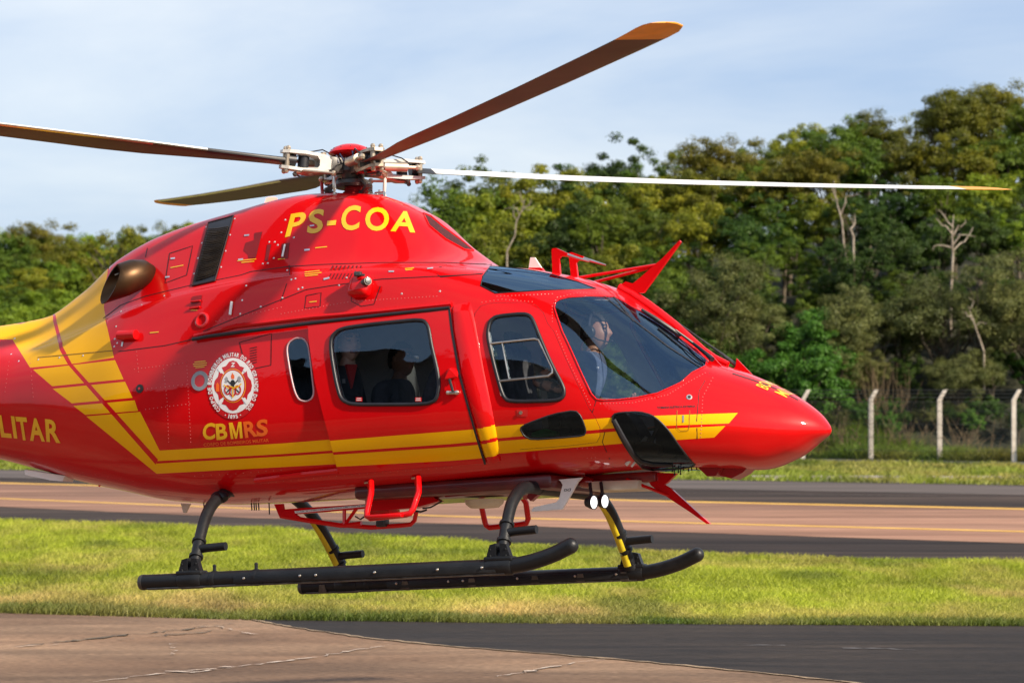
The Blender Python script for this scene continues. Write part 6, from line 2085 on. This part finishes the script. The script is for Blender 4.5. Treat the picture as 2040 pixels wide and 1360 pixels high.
def hair_mesh(c, R_m, s=1.0, low=-.03, front=.068):
    b = MB(); n, m = 36, 22
    g2 = np.random.default_rng(3)
    for i in range(m + 1):
        th_ = math.pi * i / m
        for k in range(n):
            a = 2 * math.pi * k / n
            x, y, z = math.sin(th_) * math.cos(a), math.sin(th_) * math.sin(a), math.cos(th_)
            j = 1 + g2.uniform(-.012, .012)
            b.v.append(Vector((x * .106 * j, y * .083 * j, z * .130 * j)) * s)
    for i in range(m):
        for k in range(n):
            f = (i * n + k, (i + 1) * n + k, (i + 1) * n + (k + 1) % n, i * n + (k + 1) % n)
            cc = sum((b.v[q] for q in f), Vector()) / 4 / s
            lim = front if cc.x > .03 else (low + (front - low) * max(0, (cc.x + .03) / .06) if cc.x > -.03 else low - .03)
            if cc.z > lim: b.f.append(f)
    b.v = [tuple(R_m @ Vector(v) + Vector(c)) for v in b.v]
    return b
def headset(c, R_m, parent, s=1.0):
    b = MB()
    for sd_ in (-1, 1):
        p = Vector(c) + R_m @ (Vector((-.005, sd_ * .090, -.005)) * s)
        b.lathe([(0, -.022), (.036, -.020), (.043, -.008), (.043, .010), (.034, .022), (.0, .024)], p, R_m @ Vector((0, sd_, 0)), 18)
    b.tube([Vector(c) + R_m @ (Vector((-.005, .096 * math.sin(a), .135 * math.cos(a) - .0)) * s) for a in np.linspace(-1.5, 1.5, 16)], .010, 8)
    hs_ = hpart('headset', b, rub_m, parent, deg=40)
    b = MB(); b.tube([Vector(c) + R_m @ Vector(q) for q in ((.0, -.098, -.02), (.06, -.098, -.06), (.11, -.05, -.075), (.122, -.015, -.068))], .005, 6); b.ball(Vector(c) + R_m @ Vector((.122, -.012, -.067)), .011, 8)
    hpart('microphone', b, rub_m, hs_)
    return hs_
def fingers(J, E_, wrist, palm, dirv, side, key):
    """five unequal bent fingers on a palm"""
    d = Vector(dirv).normalized(); sd_ = Vector(side).normalized(); dn = d.cross(sd_).normalized()
    for i, (o, ln) in enumerate(((-.030, .072), (-.010, .082), (.011, .076), (.030, .060))):
        b0 = Vector(palm) + d * .035 + sd_ * o
        q1 = b0 + d * ln * .45 + dn * .006; q2 = q1 + (d * .75 + dn * .65).normalized() * ln * .33; q3 = q2 + (d * .4 + dn * .9).normalized() * ln * .25
        ks = [f'{key}f{i}{j}' for j in range(4)]
        for k, q, r in zip(ks, (b0, q1, q2, q3), (.0100, .0092, .0085, .007)): J[k] = (q, r)
        E_ += [(key + 'palm', ks[0]), (ks[0], ks[1]), (ks[1], ks[2]), (ks[2], ks[3])]
    t0 = Vector(palm) - d * .01 - sd_ * .036; t1 = t0 + (d * .6 - sd_ * .7).normalized() * .035; t2 = t1 + (d * .9 + dn * .3).normalized() * .028
    for k, q, r in zip((key + 't0', key + 't1', key + 't2'), (t0, t1, t2), (.012, .0105, .009)): J[k] = (q, r)
    E_ += [(key + 'palm', key + 't0'), (key + 't0', key + 't1'), (key + 't1', key + 't2')]

def person(label, head_c, hip, face_yaw, body_dir, arms, shirt, tone, hair=True, trousers=None, arm_mat=None, hs=True, sleeve='long', head_pitch=0.0):
    """a seated person. arms: {side: (shoulder, elbow, wrist, hand direction)}; body_dir: +1 sits facing forwards, -1 backwards"""
    hc, hip = Vector(head_c), Vector(hip)
    neck = hc + Vector((-.018 * body_dir, 0, -.135))
    chest = hip.lerp(neck, .66); belly = hip.lerp(neck, .30)
    J = {'hip': (hip, (.12, .09)), 'belly': (belly, (.11, .085)), 'chest': (chest, (.12, .09)), 'collar': (neck + Vector((0, 0, -.065)), (.060, .055)), 'neck': (neck, .052), 'skull': (hc + Vector((0, 0, -.05)), .05)}
    E_ = [('hip', 'belly'), ('belly', 'chest'), ('chest', 'collar'), ('collar', 'neck'), ('neck', 'skull')]
    for s, (sh, el, wr, hd) in arms.items():
        sh, el, wr = Vector(sh), Vector(el), Vector(wr)
        pm_ = wr + Vector(hd).normalized() * .055
        J.update({s + 'sh': (sh, .050), s + 'ua': (sh.lerp(el, .5), .044), s + 'el': (el, .040), s + 'fa': (el.lerp(wr, .4), .040), s + 'wr': (wr, .026), s + 'palm': (pm_, (.036, .018))})
        E_ += [('collar', s + 'sh'), (s + 'sh', s + 'ua'), (s + 'ua', s + 'el'), (s + 'el', s + 'fa'), (s + 'fa', s + 'wr'), (s + 'wr', s + 'palm')]
        fingers(J, E_, wr, pm_, hd, (0, -1 if s == 'r' else 1, 0.15), s)
    for s, y in (('r', -.085), ('l', .085)):
        y *= body_dir
        kn = hip + Vector((.40 * body_dir, y * 1.3, .06)); ak = hip + Vector((.52 * body_dir, y * 1.4, -.15)); toe = ak + Vector((.14 * body_dir, 0, -.02))
        J.update({s + 'hp': (hip + Vector((.05 * body_dir, y, -.01)), .088), s + 'th': (hip.lerp(kn, .6) + Vector((0, y * .4, 0)), .078), s + 'kn': (kn, .060), s + 'cf': (kn.lerp(ak, .45), .054), s + 'ak': (ak, .036), s + 'toe': (toe, .036)})
        E_ += [('hip', s + 'hp'), (s + 'hp', s + 'th'), (s + 'th', s + 'kn'), (s + 'kn', s + 'cf'), (s + 'cf', s + 'ak'), (s + 'ak', s + 'toe')]
    me = skin_body('person', J, E_, 'hip')
    hb_, Mi, R_m = head_mesh(hc, face_yaw, head_pitch)
    # head and body in one mesh
    bm = bmesh.new(); bm.from_mesh(me)
    for f in bm.faces:
        c_ = f.calc_center_median() + BASE
        f.material_index = 4 if arm_mat and abs(c_.y - hc.y) > .17 else 0
    nv = [bm.verts.new(Vector(v) - BASE) for v in hb_.v]
    for f, mi in zip(hb_.f, Mi):
        try:
            q = bm.faces.new([nv[i] for i in f]); q.material_index = mi; q.smooth = True
        except ValueError: pass
    bm.to_mesh(me); bm.free()
    for m in (tone, lip_m, eye_m, hair_m, arm_mat or tone): me.materials.append(m)
    o = bpy.data.objects.new('person', me); COL.objects.link(o)
    o.matrix_world = Matrix.Translation(HUB + HR @ BASE) @ HR.to_4x4()
    tag(o, label, 'person', 'crew of the helicopter')
    # clothes: the same skeleton, a little thicker
    keep = ['hip', 'belly', 'chest', 'collar']
    JJ = {k: (J[k][0], tuple(x * 1.42 for x in J[k][1])) for k in keep}
    EE = [('hip', 'belly'), ('belly', 'chest'), ('chest', 'collar'), ('collar', 'nk')]
    JJ['nk'] = (neck + Vector((-.004 * body_dir, 0, -.022)), (.066, .062))
    for s in arms:
        ks = ['sh', 'ua'] + (['el', 'fa', 'wr'] if sleeve == 'long' else [])
        for k in ks: JJ[s + k] = (J[s + k][0], J[s + k][1] + (.026 if k in ('sh', 'ua') else .014))
        EE.append(('collar', s + 'sh'))
        EE += [(s + a, s + b) for a, b in zip(ks, ks[1:])]
    cm = skin_body('shirt', JJ, EE, 'hip')
    cm.materials.append(shirt)
    c_ = bpy.data.objects.new('shirt', cm); COL.objects.link(c_); c_.parent = o
    JJ = {'hip': (J['hip'][0] + Vector((0, 0, -.03)), (.165, .125))}; EE = []
    for s in ('r', 'l'):
        ks = ['hp', 'th', 'kn', 'cf', 'ak']
        for k in ks: JJ[s + k] = (J[s + k][0], J[s + k][1] + .012)
        EE += [('hip', s + 'hp')] + [(s + a, s + b) for a, b in zip(ks, ks[1:])]
    cm = skin_body('trousers', JJ, EE, 'hip'); cm.materials.append(trousers or drk_m)
    c_ = bpy.data.objects.new('trousers', cm); COL.objects.link(c_); c_.parent = o
    for s in ('r', 'l'):
        b = MB(); a = Vector(J[s + 'ak'][0]); t = Vector(J[s + 'toe'][0])
        b.tube([a + Vector((-.03 * body_dir, 0, .06)), a + Vector((-.02 * body_dir, 0, -.01)), a.lerp(t, .5) + Vector((0, 0, .0)), t + Vector((.03 * body_dir, 0, -.01))], [.048, .052, .048, .036], 12)
        hpart('shoe', b, shoe_m if hs else rub_m, o, deg=60)
    if hair: hpart('hair', hair_mesh(hc, R_m), hair_m, o, deg=60)
    if hs: headset(hc, R_m, o)
    return o, R_m
def patch_on(o, c, nrm, w, h, mat, name):
    n = Vector(nrm).normalized(); u = Vector((0, 0, 1)).cross(n).normalized(); v = n.cross(u)
    c = Vector(c); b = MB(); b.prism([c - u * w / 2 - v * h / 2, c + u * w / 2 - v * h / 2, c + u * w / 2 + v * h / 2, c - u * w / 2 + v * h / 2], .006)
    hpart(name, b, mat, o)

pilot, _ = person('pilot in navy shirt and headset looking ahead behind the windshield', (2.0, -.36, -1.375), (1.80, -.36, -2.02), 0.0, 1,
                  {'r': ((1.90, -.56, -1.565), (1.675, -.66, -1.710), (1.90, -.635, -1.785), (.9, .35, .05)), 'l': ((1.90, -.17, -1.565), (1.86, -.10, -1.82), (2.12, -.26, -1.85), (.8, -.3, .1))},
                  navy_m, skin_tone, arm_mat=tat_m, sleeve='short')
patch_on(pilot, (2.035, -.43, -1.62), (.6, -.8, .2), .022, .014, wlt_m, 'shirt_badge')
patch_on(pilot, (1.955, -.625, -1.60), (.15, -1, .1), .05, .06, rlt_m, 'shirt_badge')
p1, R1 = person('crew member in dark jacket over a red shirt in the left of the cabin window', (.250, -.58, -1.345), (.07, -.47, -2.00), -.70, 1,
                {'r': ((.12, -.70, -1.57), (.12, -.70, -1.84), (.33, -.52, -1.93), (.9, .3, -.1)), 'l': ((.14, -.34, -1.57), (.18, -.28, -1.84), (.38, -.30, -1.93), (.9, -.2, -.1))},
                drk_m, skin_light, hs=False)
b = MB(); b.prism([(.262, -.665, -1.495), (.315, -.60, -1.495), (.300, -.655, -1.66)], .03); hpart('red_collar', b, material('red_cotton', (.45, .02, .02), .85, var=.15), p1)
patch_on(p1, (.16, -.775, -1.60), (.15, -1, .05), .060, .040, rlt_m, 'shoulder_flag')
patch_on(p1, (.145, -.777, -1.587), (.15, -1, .05), .030, .018, material('flag_green', (.02, .25, .05), .6, var=.1), 'shoulder_flag')
patch_on(p1, (.175, -.779, -1.613), (.15, -1, .05), .045, .018, ylt_m, 'shoulder_flag')
patch_on(p1, (.10, -.755, -1.535), (.1, -1, .5), .04, .03, material('gold_rank', (.35, .25, .06), .5, var=.2), 'rank_badge')
patch_on(p1, (.265, -.70, -1.61), (.6, -.8, .1), .022, .03, gry, 'chest_badge')
p2, R2 = person('crew member in sunglasses dimly seen in the middle of the cabin window', (.345, .02, -1.405), (.20, .02, -2.03), -.1, 1,
                {'r': ((.27, -.18, -1.62), (.30, -.22, -1.88), (.52, -.12, -1.90), (.9, .3, .1)), 'l': ((.27, .22, -1.62), (.30, .26, -1.88), (.52, .16, -1.90), (.9, -.3, .1))},
                drk_m, skin_dark, hs=False)
b = MB(); b.box((.445, .02, -1.388), (.02, .13, .035), None, .008); hpart('sunglasses', b, blk_m, p2)
p3, R3 = person('crew member in dark jacket half hidden at the right edge of the cabin window', (1.02, -.42, -1.36), (1.12, -.42, -2.02), math.pi, -1,
                {'r': ((1.00, -.22, -1.60), (.95, -.18, -1.85), (.76, -.30, -1.92), (-.9, -.2, 0)), 'l': ((.95, -.62, -1.60), (.88, -.66, -1.85), (.72, -.52, -1.92), (-.9, .3, 0))},
                drk_m, skin_dark, hs=False)
b = MB(); c = Vector(hp(1121, 640, -.30)); b.lathe([(0, -.02), (.035, -.02), (.042, -.005), (.042, .012), (.03, .022), (0, .024)], c, (.1, -1, 0), 18); b.tube([c + Vector((0, 0, .04)), c + Vector((.02, .08, .1)), c + Vector((0, .2, .09))], .008, 6)
hs_spare = hpart('spare_headset', b, rub_m, deg=40)
